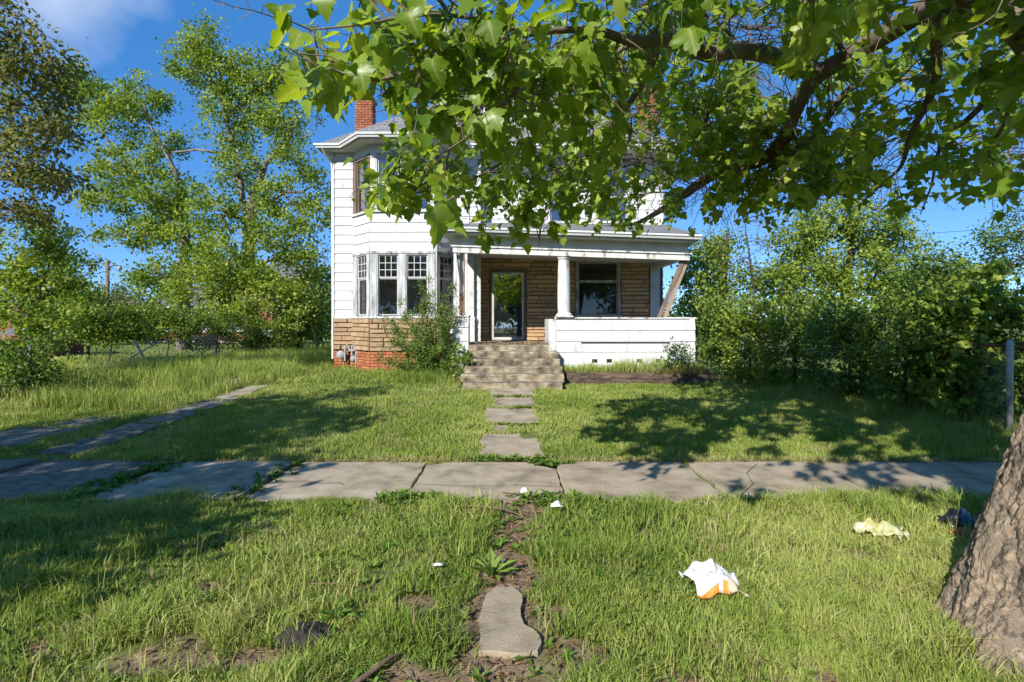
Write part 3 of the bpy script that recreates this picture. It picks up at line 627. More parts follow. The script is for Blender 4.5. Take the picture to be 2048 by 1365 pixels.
# ---- roofs
def roof_mesh(name, polys, mats, uvs=True):
    'polys: (points, eave direction, material index)'
    me = bpy.data.meshes.new(name); v, f, mi, uvl = [], [], [], []
    for pts, ed, m in polys:
        pts = [Vector(p) for p in pts]; b = len(v); v += [tuple(p) for p in pts]; f.append(tuple(range(b, b + len(pts)))); mi.append(m)
        n = (pts[1] - pts[0]).cross(pts[2] - pts[0]).normalized(); e = Vector(ed).normalized(); s = n.cross(e)
        uvl += [(p.dot(e), p.dot(s)) for p in pts]
    me.from_pydata(v, [], f); ul = me.uv_layers.new(name='roof')
    for i, (a, b) in enumerate(uvl): ul.data[i].uv = (a, b)
    for m in mats: me.materials.append(m)
    me.polygons.foreach_set('material_index', mi); me.update(); return me
ZE, PIT = 6.66, .79
EL, ER, EF, EB = -5.42, 4.78, 15.42, 25.4
half = (EB - EF) / 2
A1, A2 = Vector((EL + half, EF + half, ZE + PIT * half)), Vector((ER - half, EF + half, ZE + PIT * half))
e = [Vector((EL, EF, ZE)), Vector((ER, EF, ZE)), Vector((ER, EB, ZE)), Vector((EL, EB, ZE))]
E0, E1, E2, E3 = Vector((-4.78, EF, ZE)), Vector((-4.02, 14.5, ZE)), Vector((-1.95, 14.5, ZE)), Vector((-1.20, EF, ZE))
yt = 16.64; T1, T2 = Vector((-3.5, yt, ZE + PIT * (yt - EF))), Vector((-2.45, yt, ZE + PIT * (yt - EF)))
up = Vector((0, 0, .004))
polys = [([e[0], e[1], A2, A1], (1, 0, 0), 0), ([e[1], e[2], A2], (0, 1, 0), 0), ([e[2], e[3], A1, A2], (-1, 0, 0), 0), ([e[3], e[0], A1], (0, -1, 0), 0),
         ([E1, E2, T2 + up, T1 + up], (1, 0, 0), 0), ([E0 + up, E1, T1 + up], E1 - E0, 0), ([E2, E3 + up, T2 + up], E3 - E2, 0)]
roof = link('roof', roof_mesh('roof', polys, [M_['shingle']]), house)
MB().box(EL + .02, ER - .02, EF + .02, YL - .03, ZT + .01, ZT + .03).box(XS + .05, ER - .02, YL - .03, YR - .03, ZT + .01, ZT + .03).box(XR + .03, ER - .02, YR - .03, EB, ZT + .01, ZT + .03).box(EL + .02, XL - .03, YL - .03, EB, ZT + .01, ZT + .03)\
    .prism([E0 + Vector((.03, .01, -.146)), E1 + Vector((.03, .03, -.146)), E2 + Vector((-.03, .03, -.146)), E3 + Vector((-.03, .01, -.146))], (0, 0, .015)).build('soffit', M_['soffit'], house)
def gutter(pts, name='gutter', w=.11, h=.115, parent=house, zt=ZE):
    'an ogee gutter along a line of eave points'
    b = MB(); prof = [(0, 0), (-.0, -h), (-.055, -h), (-.075, -h * .62), (-w, -h * .40), (-w, 0.0), (-w + .012, 0), (-w + .012, -.02)]
    pts = [Vector(p) for p in pts]; rings = []
    for i, p in enumerate(pts):
        d0 = (pts[i] - pts[i - 1]).normalized() if i else (pts[1] - pts[0]).normalized(); d1 = (pts[i + 1] - pts[i]).normalized() if i < len(pts) - 1 else d0
        n = Vector((d0.y, -d0.x, 0)) + Vector((d1.y, -d1.x, 0)); n.normalize(); k = 1 / max(.4, n.dot(Vector((d1.y, -d1.x, 0))))
        rings.append([p + n * (-a) * k + Vector((0, 0, z)) for a, z in prof])
    for r0, r1 in zip(rings[:-1], rings[1:]):
        for j in range(len(prof) - 1): b.add([r0[j], r0[j + 1], r1[j + 1], r1[j]], [(0, 1, 2, 3)])
    b.add(rings[0][:6], [(0, 1, 2, 3, 4, 5)]); b.add(rings[-1][:6], [(5, 4, 3, 2, 1, 0)])
    return b.build(name, M_['gutter'], parent)
dz = Vector((0, 0, -.02))
gutter([e[3] + dz, e[0] + dz, E0 + dz, E1 + dz, E2 + dz, E3 + dz, e[1] + dz + Vector((0, 0, -.045)), e[2] + dz])
fb = MB()
for p, q in ((e[0], E0), (E0, E1), (E1, E2), (E2, E3), (E3, e[1]), (e[1], e[2]), (e[3], e[0])):
    d = (q - p).normalized(); n = Vector((d.y, -d.x, 0)); fb.prism([p + Vector((0, 0, -.16)), q + Vector((0, 0, -.16)), q + Vector((0, 0, -.008)), p + Vector((0, 0, -.008))], n * -.02)
fb.build('fascia', M_['tan_wood'], house)
# downspouts
MB().tube([(-5.30, 15.36, 6.55), (-5.28, 15.5, 6.42), (-5.17, 15.75, 6.22), (-5.155, 15.80, 6.0), (-5.155, 15.82, .6)], .035, 8).build('downspout', M_['gutter'], house)
MB().tube([(-2.06, 14.98, 4.55), (-2.055, 14.97, 1.9)], .022, 8).build('downspout', M_['peel'], house)
MB().tube([(-2.0, 14.98, 4.58), (-1.2, 15.3, 4.52), (-.95, 15.72, 4.55)], .008, 5).tube([(-2.0, 15.0, 4.5), (-1.55, 15.3, 4.15)], .010, 5).build('service_cable', M_['wire'], house)
# dormer
DL, DR, DY = -.86, .76, 16.62; dz0, dz1 = 7.45, 8.72
b = MB(); b.box(DL, DL + .12, DY, DY + 2.2, dz0, dz1); b.box(DR - .12, DR, DY, DY + 2.2, dz0, dz1); b.box(DL, DR, DY + .001, DY + .1, dz0, dz0 + .2); b.box(DL, DR, DY + .001, DY + .1, dz1 - .12, dz1 - .002); b.box(-.11, .01, DY + .002, DY + .1, dz0, dz1)
b.build('dormer', M_['white'], house, bevel=.006)
for (a, c) in ((DL + .13, -.12), (.02, DR - .13)):
    window(Matrix.Translation((0, DY + .02, 0)), a, c, dz0 + .22, dz1 - .14, 'white', 'white', 'upglass', .5, (0, 0), .005, .035, .01, sill=False)
MB().box(DL + .13, DR - .13, DY + .5, DY + .55, dz0, dz1).build('dormer_back', M_['interior'], house)
c0 = [Vector((DL - .3, DY - .35, dz1)), Vector((DR + .3, DY - .35, dz1)), Vector((DR + .3, DY + 2.6, dz1)), Vector((DL - .3, DY + 2.6, dz1))]; ap = [Vector(((DL + DR) / 2, DY + .7, dz1 + .62)), Vector(((DL + DR) / 2, DY + 2.6, dz1 + .62))]
link('dormer_roof', roof_mesh('dormer_roof', [([c0[0], c0[1], ap[0]], (1, 0, 0), 0), ([c0[1], c0[2], ap[1], ap[0]], (0, 1, 0), 0), ([c0[3], c0[0], ap[0], ap[1]], (0, -1, 0), 0), ([c0[0], c0[3], c0[2], c0[1]], (1, 0, 0), 1)], [M_['shingle'], M_['soffit']]), house)
# chimneys
def chimney(x0, x1, y0, y1, z0, z1, m, seed):
    c = MB().box(x0 + .012, x1 - .012, y0 + .012, y1 - .012, z0, z1).build('chimney', M_['brick_mortar'], house)
    for (p, q) in (((x0, y0), (x1, y0)), ((x1, y0), (x1, y1)), ((x0, y1), (x0, y0))):
        Mx, Lx = frame(p, q); bricks(c, Mx @ Matrix.Translation((0, .004, 0)), Lx, max(z0, z1 - 1.9), z1 - .14, m, .21, .078, 'chimney_brick', .018, seed)
    MB().box(x0 - .05, x1 + .05, y0 - .05, y1 + .05, z1 - .14, z1 - .05).box(x0 - .02, x1 + .02, y0 - .02, y1 + .02, z1 - .05, z1).build('chimney_cap', M_['steps'], c)
chimney(-5.02, -4.48, 17.6, 18.05, 6.7, 8.9, 'brick', 5)
chimney(4.02, 4.54, 17.2, 17.7, 6.7, 9.28, 'brick', 6)

# ---- the porch, its roof sagging to the right
SAG = .034
def sag(x): return -SAG * (x + 1.5)
PX0, PX1, PYF, PYE = -1.07, 1.09, 13.55, 13.18
def sbox(b, x0, x1, y0, y1, z0, z1):
    vs = [Vector((x, y, z + sag(x))) for z in (z0, z1) for y in (y0, y1) for x in (x0, x1)]
    return b.add(vs, [(0, 2, 3, 1), (4, 5, 7, 6), (0, 1, 5, 4), (2, 6, 7, 3), (0, 4, 6, 2), (1, 3, 7, 5)])
RX0, RX1 = -1.70, 4.50
def sp(x, y, z): return Vector((x, y, z + sag(x)))
r0, r1, r2, r3 = sp(RX0, PYE, 3.98), sp(RX1, PYE, 3.98), sp(XR + .02, YR, 4.74), sp(XS - .05, YR, 4.62)
link('porch_roof', roof_mesh('porch_roof', [([r0, r1, r2, r3], (1, 0, 0), 0), ([r1, Vector((RX1, YR, r1.z)), r2], (0, 1, 0), 0), ([Vector((-1.0, YL - .02, r0.z + .1)), r0, r3], (0, -1, 0), 0)], [M_['shingle']]), house)
sbox(MB(), RX0 + .03, RX1 - .03, PYE + .03, YR - .02, 3.80, 3.83).build('porch_soffit', M_['soffit'], house)
sbox(sbox(MB(), RX0, RX1, PYE - .005, PYE + .03, 3.83, 3.97), RX1 - .03, RX1, PYE + .031, YR - .02, 3.83, 3.97).build('porch_fascia', M_['tan_wood'], house)
gutter([sp(RX0 - .06, PYE - .006, 3.95), sp(RX1 + .02, PYE - .006, 3.95)], 'porch_gutter', .11, .11)
sbox(MB(), -1.44, 4.36, PYF + .03, PYF + .10, 3.50, 3.80).build('porch_frieze', M_['soffit'], house)
b = MB(); sbox(b, -1.46, 4.38, PYF - .01, PYF + .22, 3.38, 3.52); sbox(b, -1.50, 4.42, PYF - .05, PYF + .25, 3.521, 3.56); b.build('porch_beam', M_['peel'], house, bevel=.006)
b = MB(); sbox(b, 4.16, 4.34, PYF + .25, YR - .02, 3.42, 3.56); b.build('porch_side_beam', M_['peel'], house)
sbox(MB(), -.9, 4.15, PYF + .24, YR - .02, 3.575, 3.60).build('porch_ceiling', M_['soffit'], house)
# railing walls: right run, its return, and the left pedestal
RT = 1.80
M = frame((PX1, PYF), (4.50, PYF)); Mr, Lr = M
bk = MB().box(0, Lr, .003, .2, .1, RT - .06).build('railing_wall', M_['white'], house, Mr)
z = RT - .06; k = 0
slot = [(.62, 2.80, 1.13, 1.185)]
zz = [RT - .06, 1.47, 1.20, .935, .62]
for za, zb in zip(zz[1:], zz[:-1]):
    holes = list(slot) if za < 1.2 < zb + .1 else []
    if abs(za - .62) < 1e-6: holes = [(h, h + .13, .66, .76) for h in (.88, 1.24, 1.98, 2.46)]
    for (u0, u1, c, d) in cut((0, Lr, za, zb), holes): board(bk, Mr, u0, u1, c, d)
for h in (.88, 1.24, 1.98, 2.46): MB().box(h, h + .13, -.001, .002, .66, .76).build('vent_hole', M_['dark'], bk, Mr)
MB().box(.62, 2.80, -.004, .002, 1.13, 1.185).build('slot', M_['dark'], bk, Mr)  # near-black strip: the shade inside the slot is put into its colour
MB().box(0, Lr, -.02, .002, .1, .612).build('base_board', M_['white'], bk, Mr)
b = MB()
u = -.03
for L_ in (.48, 1.3, .9, .62): b.box(u, u + L_ - .006, -.045 + random.uniform(-.006, .006), .235, RT - .058, RT - .02 + random.uniform(-.006, .006)); u += L_
b.build('railing_cap', M_['peel'], house, Mr, bevel=.006)
Ms, Ls = frame((4.50, PYF), (4.50, YR)); sw_ = MB().box(0, Ls, .003, .2, .1, RT - .06).build('railing_wall', M_['white'], house, Ms)
for za, zb in zip(zz[1:], zz[:-1]): board(sw_, Ms, 0, Ls, za, zb)
MB().box(0, Ls, -.04, .23, RT - .058, RT - .02).build('railing_cap', M_['peel'], house, Ms)
Me, Le = frame((PX1, YR - 1.2), (PX1, PYF)); sw2 = MB().box(0, Le, -.19, -.003, .1, RT - .06).build('railing_wall', M_['peel'], house, Me)
MB().box(-.012, Le + .0, -.012, .001, .1, RT - .07).build('end_board', M_['peel'], sw2, Me)
ML, LLp = frame((-1.47, PYF), (PX0, PYF)); ped = MB().box(0, LLp, .003, .4, .1, RT - .02).build('pedestal', M_['white'], house, ML)
for za, zb in ((1.55, 1.78), (1.20, 1.545), (.85, 1.195), (.5, .845)): board(ped, ML, 0, LLp, za, zb)
MB().box(-.02, LLp + .02, -.05, .42, RT - .02, RT + .03).box(-.01, LLp + .01, -.035, .0, RT - .2, RT - .03).build('pedestal_cap', M_['peel'], ped, ML, bevel=.006)
MB().box(XS - .6, 4.30, PYF + .02, YR - .015, ZFL - .16, ZFL).build('porch_floor', M_['steps'], house)
MB().box(-.9, 4.28, PYF + .2, YR - .05, .0, ZFL - .161).build('porch_base', M_['core'], house)
# round column on the right run, square post remains on the pedestal
cxp, cyp = 1.29, PYF + .11
b = MB(); b.lathe((cxp, cyp, 0), [(.20, RT + .02), (.20, RT + .05), (.185, RT + .075), (.165, RT + .09), (.158, RT + .12), (.160, 2.4), (.152, 2.9), (.138, 3.20), (.138, 3.215), (.165, 3.225), (.17, 3.25), (.155, 3.27), (.20, 3.282), (.20, 3.30)], 28)
col = b.build('column', M_['peel'], house, smooth=False)
MB().box(cxp - .215, cxp + .215, cyp - .215, cyp + .2, RT - .018, RT + .018).build('column_base', M_['peel'], col, bevel=.008)
b = MB(); b.box(-1.44, -1.37, PYF + .02, PYF + .06, RT + .03, 3.38); b.build('post_board', M_['peel'], house, bevel=.004)
MB().box(-1.16, -1.10, PYF + .02, PYF + .07, RT + .03, 3.37).build('post_board', M_['peel'], house, bevel=.004)
MB().box(-1.20, -1.161, PYF + .03, PYF + .30, RT + .03, 3.37).build('post_board', M_['brown_wood'], house)
MB().box(-1.43, -1.12, PYF + .26, PYF + .285, RT + .03, 3.36).build('post_board', M_['siding'], house)
MB().tube([(-1.36, PYF + .12, 3.32), (-1.28, PYF + .12, 2.6), (-1.20, PYF + .12, 1.95)], [.018, .02, .024], 5).build('post_brace', M_['brown_wood'], house)
MB().box(-1.30, -1.19, PYF + .09, PYF + .11, 1.88, 2.35).build('post_scrap', M_['rust'], house, None)
# pilasters against the wall
b = MB(); b.box(4.08, 4.36, YR - .10, YR - .016, ZFL, 3.48); b.box(4.04, 4.40, YR - .13, YR - .016, 3.30, 3.34); b.box(4.05, 4.39, YR - .12, YR - .016, 3.44, 3.56); b.box(4.06, 4.38, YR - .115, YR - .016, ZFL, 1.3); b.build('pilaster', M_['white'], house, bevel=.006)
b = MB(); b.box(-1.22, -1.08, YL - .16, YL - .03, ZFL, 3.55); b.box(-1.25, -1.05, YL - .19, YL - .03, 1.72, 1.80); b.box(-1.24, -1.06, YL - .18, YL - .03, ZFL, 1.719); b.build('pilaster', M_['white'], house, bevel=.006)
MB().box(3.62, 3.70, 14.965, 15.0, 1.35, 1.45).build('vent_cap', M_['paper'], house, Matrix.Translation((-5.36, .36, .0)) )
print('stones', ns)

# concrete steps
steps = thing('front_steps', (0, 12.7, .2), 'stained concrete front steps with six broad treads', 'steps')
for k in range(6):
    yf = PYF - .33 * k; zt = ZFL - .15 * k; w = [.0, .02, .03, .06, .07, .0][k]
    b = MB(); nseg = 14; xs = [PX0 - w + (PX1 - PX0 + 2 * w) * i / nseg for i in range(nseg + 1)]
    r = random.Random(k)
    if k == 0: xs = [max(PX0 + .01, min(PX1 - .01, x)) for x in xs]
    rows = [(yf + .40, zt - .17, 0), (yf + .40, zt, 0), (yf + .02, zt, .004), (yf + .003, zt - .012, .006), (yf + .0, zt - .03, .005), (yf + .012, zt - .17, .002)]
    g = [[(x, y + r.uniform(-j, j) * 1.4, z + r.uniform(-j, j)) for x in xs] for (y, z, j) in rows]
    for i in range(len(rows) - 1):
        for s in range(nseg): b.add([g[i][s], g[i][s + 1], g[i + 1][s + 1], g[i + 1][s]], [(3, 2, 1, 0)])
    b.add([q[0] for q in g], [tuple(range(len(rows)))]); b.add([q[-1] for q in g], [tuple(range(len(rows) - 1, -1, -1))])
    b.build('step', M_['steps'], steps)
MB().box(PX0 + .01, PX1 - .01, PYF - .01, PYF + .5, 0, ZFL - .17).build('stair_core', M_['core'], steps)

# planter: rotten timbers holding soil in front of the railing
planter = thing('planter_bed', (2.8, 12.9, .27), 'raised planter bed edged with dark rotten timbers below the porch railing', 'planter')
for row, (za, zb) in enumerate(((.20, .355), (.36, .50))):
    x = 1.16 + .1 * row
    for L_ in ([.62, 1.35, 1.5] if row else [1.1, 1.2, 1.1]):
        L_ = min(L_, 4.66 - x)
        b = MB(); r = random.Random(row * 9 + int(x * 5)); n = 8
        prof = [(-.07, za), (-.08, za + .03), (-.08, zb - .03), (-.06, zb), (.06, zb), (.07, za)]
        g = [[(x + L_ * i / n, 12.66 + y + r.uniform(-.012, .012) + row * .015, z + r.uniform(-.012, .012)) for (y, z) in prof] for i in range(n + 1)]
        for i in range(n):
            for j in range(len(prof)): b.add([g[i][j], g[i][(j + 1) % 6], g[i + 1][(j + 1) % 6], g[i + 1][j]], [(0, 1, 2, 3)])
        b.add(g[0], [(5, 4, 3, 2, 1, 0)]); b.add(g[-1], [(0, 1, 2, 3, 4, 5)])
        b.build('timber', M_['timber'], planter); x += L_ + .012
        if x > 4.6: break
b = MB(); nxp, nyp = 24, 6
g = [[(1.15 + 3.4 * i / nxp, 12.70 + .82 * j / nyp, .46 + .03 * math.sin(i * 2.1 + j) + .06 * j / nyp) for i in range(nxp + 1)] for j in range(nyp + 1)]
for j in range(nyp):
    for i in range(nxp): b.add([g[j][i], g[j][i + 1], g[j + 1][i + 1], g[j + 1][i]], [(0, 1, 2, 3)])
b.build('soil', M_['twig'], planter)
# timber props that hold up the porch corner
for lab, (xa, ya, xb, yb, w, dy) in zip(('reddish timber prop leaning under the porch beam, the left one of two', 'raw timber prop leaning under the porch beam, the right one of two'), ((4.03, 1.79, 4.60 - .52, 3.2, .10, .10), (4.22, 1.79, 4.24, 3.2, .09, .13))):
    xt = {4.03: 4.30, 4.22: 4.40}[xa]; xb0 = {4.03: 3.60, 4.22: 3.76}[xa]
    b = MB().prism([(xb0, PYF + dy, 1.785), (xb0 + w * 1.1, PYF + dy, 1.785), (xt, PYF + dy, 3.38 + sag(xt) - .002), (xt - w * 1.1, PYF + dy, 3.38 + sag(xt) - .002)], (0, .05, 0))
    o = b.build('timber_prop', M_['brown_wood'] if xa == 4.03 else M_['tan_wood'], bevel=.003); tag(o, lab, 'timber prop', 'timber props at the porch corner')
# gas meter set on the foundation
gm = thing('gas_meter', (-4.9, 15.7, .35), 'grey gas meter and riser pipes on the brick foundation', 'gas meter')
yp = YL - .16
def mp(x, y): q = P(x, y, yp); return (q.x, yp, q.z)
for pts in ([(690, 722), (690, 694), (694, 690), (698, 694), (699, 703)], [(704, 716), (704, 694), (707, 690), (711, 696), (713, 703), (716, 708), (716, 728)], [(699, 701), (712, 701)], [(712, 728), (712, 705)]):
    MB().tube([mp(*q) for q in pts], .028, 8).build('pipe', M_['meter'], gm)
for (x, y, r, nm, m) in ((681, 710, .12, 'regulator_disc', 'meter'), (706, 718, .085, 'meter_body', 'meter')):
    c = Vector(mp(x, y)); b = MB()
    b.tube([c + Vector((0, .10, 0)), c + Vector((0, .06, 0)), c + Vector((0, .0, 0)), c + Vector((0, -.03, 0)), c + Vector((0, -.05, 0))], [r * .5, r, r, r * .7, r * .3], 20); b.build(nm, M_[m], gm)
MB().tube([mp(681, 716), mp(688, 722), mp(690, 730)], .02, 6).build('pipe', M_['rust'], gm)

# ------------------------------------------------------------------ foliage builders
def frames(T, N):
    T = unit(T); N = unit(N - T * np.sum(N * T, -1, keepdims=True)); S = np.cross(N, T); return T, S, N
def leaf_quads(C, T, N, L, W, fold=.18):
    'small leaves of two triangles each, folded along the midrib'
    T, S, N = frames(T, N); L = np.asarray(L)[:, None]; W = np.asarray(W)[:, None]
    v = np.stack([C, C + T * L * .45 + S * W * .5 + N * W * fold, C + T * L - N * L * .12, C + T * L * .45 - S * W * .5 + N * W * fold], 1)
    n = len(C); b = (np.arange(n) * 4)[:, None]
    t = np.concatenate([b + np.array([0, 1, 2]), b + np.array([0, 2, 3])], 1).reshape(-1, 3)
    return v.reshape(-1, 3), t
def rand_dirs(n, up=0.0):
    d = rng.normal(size=(n, 3)); d[:, 2] += up; return unit(d)
def branch_pts(p, q, bow=.15, n=6, r=rng, up=.0):
    'a bent line from p to q'
    p, q = np.array(p, float), np.array(q, float); L = np.linalg.norm(q - p); t = np.linspace(0, 1, n)[:, None]
    off = r.normal(size=3) * bow * L; off2 = r.normal(size=(n, 3)) * bow * .25 * L
    off2[0] = 0; off2[-1] = 0
    pts = p + (q - p) * t + off * (np.sin(t * np.pi)) * .6 + off2; pts[:, 2] += up * L * np.sin(t[:, 0] * np.pi)
    return pts
def lobes_of(lst): return [(np.array(P(x, y, Y)), np.array((rx * Y / F, ry_, rz * Y / F)), n) for (x, y, Y, rx, ry_, rz, n) in lst]
def grow(name, label, cat, trunk, trad, lobes, leaf, bark, leafm, lsize=(.10, .16), lw=.6, clump=(.35, .7), per=45, limb_r=.08, group=None, limbs=(), tint=(.0, 1.0), droop=.0, up=.5, sides=8, twig_r=.012, stem='trunk', crown='crown', flat=.75, tint_hi=0.0, seed=0):
    'trunk + limbs as one mesh, leaves spread in clumps through the crown lobes as another'
    global rng
    rng = np.random.default_rng(1000 + seed)
    trunk = [np.array(p, float) for p in trunk]
    t = thing(name, trunk[0], label, cat, group)
    b = MB()
    fl = []
    for i in range(len(trunk) - 1):
        for k in range(4): fl.append(trunk[i] + (trunk[i + 1] - trunk[i]) * k / 4)
    fl.append(trunk[-1]); n = len(fl); rads = np.interp(np.linspace(0, 1, n), np.linspace(0, 1, len(trad)), trad)
    fl = [p + rng.normal(size=3) * .12 * r * (1 if 0 < i < n - 1 else 0) for i, (p, r) in enumerate(zip(fl, rads))]
    if len(trunk) > 1 and trad[0] > 0: b.tube(fl, rads, sides)
    skel = [(p, r) for p, r in zip(fl, rads)][n // 3:]
    for pts, r0, r1 in limbs:
        pts = [np.array(p, float) for p in pts]; b.tube(pts, np.linspace(r0, r1, len(pts)), 7); skel += [(p, r) for p, r in zip(pts, np.linspace(r0, r1, len(pts)))]
    V, T_, TI = [], [], []; off = 0
    for c, rad, ncl in lobes:
        base = min(skel, key=lambda s: np.linalg.norm(s[0] - c) + (2.0 if s[0][2] > c[2] + .3 else 0))
        lr = min(base[1] * .7, limb_r); lp = branch_pts(base[0], c, .10, 7, rng, .05); lrs = np.linspace(lr, max(lr * .3, .006), 7)
        if trad[0] > 0: b.tube(lp, lrs, 6)
        d = rand_dirs(ncl); rr_ = rng.uniform(.12, 1, ncl) ** .45; cc = c + d * rad * rr_[:, None]
        for q in cc:
            j = int(rng.integers(2, 7)); 
            if rng.random() < .75: b.tube(branch_pts(lp[j], q, .10, 4, rng, .04), np.linspace(max(lrs[j] * .45, .004), .003, 4) * (twig_r / .012), 4, cap=False)
        m = rng.integers(int(per * .5), int(per * 1.5), ncl); k = m.sum(); ci = np.repeat(np.arange(ncl), m)
        cr = rng.uniform(*clump, ncl)[ci]
        p = cc[ci] + rng.normal(size=(k, 3)) * np.array([.55, .55, .55 * flat]) * cr[:, None]
        out = unit(p - c) * .6 + rng.normal(size=(k, 3)) * .7; out[:, 2] -= droop
        nrm = rand_dirs(k, up) + unit(p - c) * .3
        L = rng.uniform(*lsize, k); v, tr = leaf_quads(p, out, nrm, L, L * lw)
        ti = np.clip(rng.normal(.47, .26, k) + (rng.normal(0, .18, ncl))[ci] + tint_hi, tint[0], tint[1])
        V.append(v); T_.append(tr + off); off += len(v); TI.append(np.repeat(ti, 4))
    if b.v: b.build(stem, M_[bark], t, smooth=True)
    o = link(crown, np_mesh(crown, np.concatenate(V), np.concatenate(T_), M_[leafm], {'tint': np.concatenate(TI)}), t); o['kind'] = 'stuff'
    return t
def gnd(x, Y): return np.array((((x - CX) * Y / F), Y, float(gz((x - CX) * Y / F, Y)) - .05))
def pts_px(*l): return [np.array(P(*q)) for q in l]

# ------------------------------------------------------------------ the sycamore over the lawn
syc = thing('sycamore_tree', (2.66, 2.9, 0), 'large sycamore with flaking pale bark leaning out of frame, its leafy limbs overhanging the house', 'tree')
spine = [(2.79, 2.90, -.25), (2.80, 2.90, .0), (2.87, 2.9, .3), (2.95, 2.9, .62), (3.06, 2.91, .95), (3.19, 2.93, 1.3), (3.38, 3.0, 1.9), (3.52, 3.15, 2.6), (3.62, 3.35, 3.2)]
sr = [.54, .47, .39, .34, .315, .305, .29, .27, .24]
NR, NA = 250, 230
ts = np.linspace(0, len(spine) - 1, NR); sp_ = np.array(spine); ctr = np.stack([np.interp(ts, range(len(spine)), sp_[:, k]) for k in range(3)], 1); rad = np.interp(ts, range(len(spine)), sr)
an = np.linspace(0, 2 * np.pi, NA, endpoint=False); V = np.zeros((NR, NA, 3))
for i in range(NR):
    zc = ctr[i, 2]
    fl = max(0, 1 - (zc + .05) / .55)
    for j in range(NA):
        a = an[j]; r = rad[i]
        r *= 1 + .22 * fl ** 2 * (math.cos(5 * a + .6) * .6 + math.cos(3 * a + 2.1) * .5)
        g1 = math.exp(-((((a - 5.05 + zc * .12 + math.pi) % (2 * math.pi)) - math.pi) / .10) ** 2); g2 = math.exp(-((((a - 4.0 - zc * .1 + math.pi) % (2 * math.pi)) - math.pi) / .16) ** 2)
        r -= .055 * g1 + .02 * g2
        q = Vector((math.cos(a) * 1.0, math.sin(a) * 1.0, zc * 1.2))
        r += .030 * mnoise.noise(q * 2.1) + .020 * mnoise.noise(q * 5.0) + .016 * mnoise.noise(q * 11) + .011 * mnoise.noise(q * 23) + .006 * mnoise.noise(q * 47)
        pl = mnoise.noise(Vector((q.x * 4, q.y * 4, zc * 2.6 + 9))); r += .010 * (1 if pl > .08 else 0) * min(1, (pl - .08) * 14)
        vd = mnoise.voronoi(Vector((q.x * 3.4 + .4 * mnoise.noise(q * 3), q.y * 3.4, zc * 2.6 + .5 * mnoise.noise(q * 2.5))))[0]; r -= .020 * math.exp(-((vd[1] - vd[0]) / .09) ** 2)
        V[i, j] = (ctr[i, 0] + r * math.cos(a), ctr[i, 1] + r * math.sin(a), zc - (.05 if i == 0 else 0))
ii = np.arange(NR * NA).reshape(NR, NA); A_, B_, C_, D_ = ii[:-1].ravel(), np.roll(ii, -1, 1)[:-1].ravel(), np.roll(ii, -1, 1)[1:].ravel(), ii[1:].ravel()
link('trunk', np_mesh('trunk', V.reshape(-1, 3), np.concatenate([np.stack([A_, B_, C_], -1), np.stack([A_, C_, D_], -1)]), M_['syc_bark'], None, True), syc)
TOP = np.array((3.62, 3.36, 3.15))
def smooth_pts(pts, rads, k=5):
    pts = np.array(pts); n = len(pts); out = []
    for i in range(n - 1):
        p0, p1, p2, p3 = pts[max(i - 1, 0)], pts[i], pts[i + 1], pts[min(i + 2, n - 1)]
        for s in range(k):
            t = s / k; out.append(.5 * (2 * p1 + (p2 - p0) * t + (2 * p0 - 5 * p1 + 4 * p2 - p3) * t * t + (3 * p1 - p0 - 3 * p2 + p3) * t ** 3))
    out.append(pts[-1]); return np.array(out), np.interp(np.linspace(0, n - 1, len(out)), range(n), rads)
LA = [TOP, (3.6, 3.8, 3.8)] + pts_px((1873, 15, 4.4), (1757, 78, 4.95), (1640, 148, 5.5), (1608, 187, 5.8), (1585, 234, 6.1), (1562, 288, 6.4), (1523, 320, 6.7), (1468, 335, 7.1), (1425, 351, 7.4), (1367, 390, 7.8), (1328, 417, 8.1), (1269, 448, 8.5), (1210, 452, 8.8))
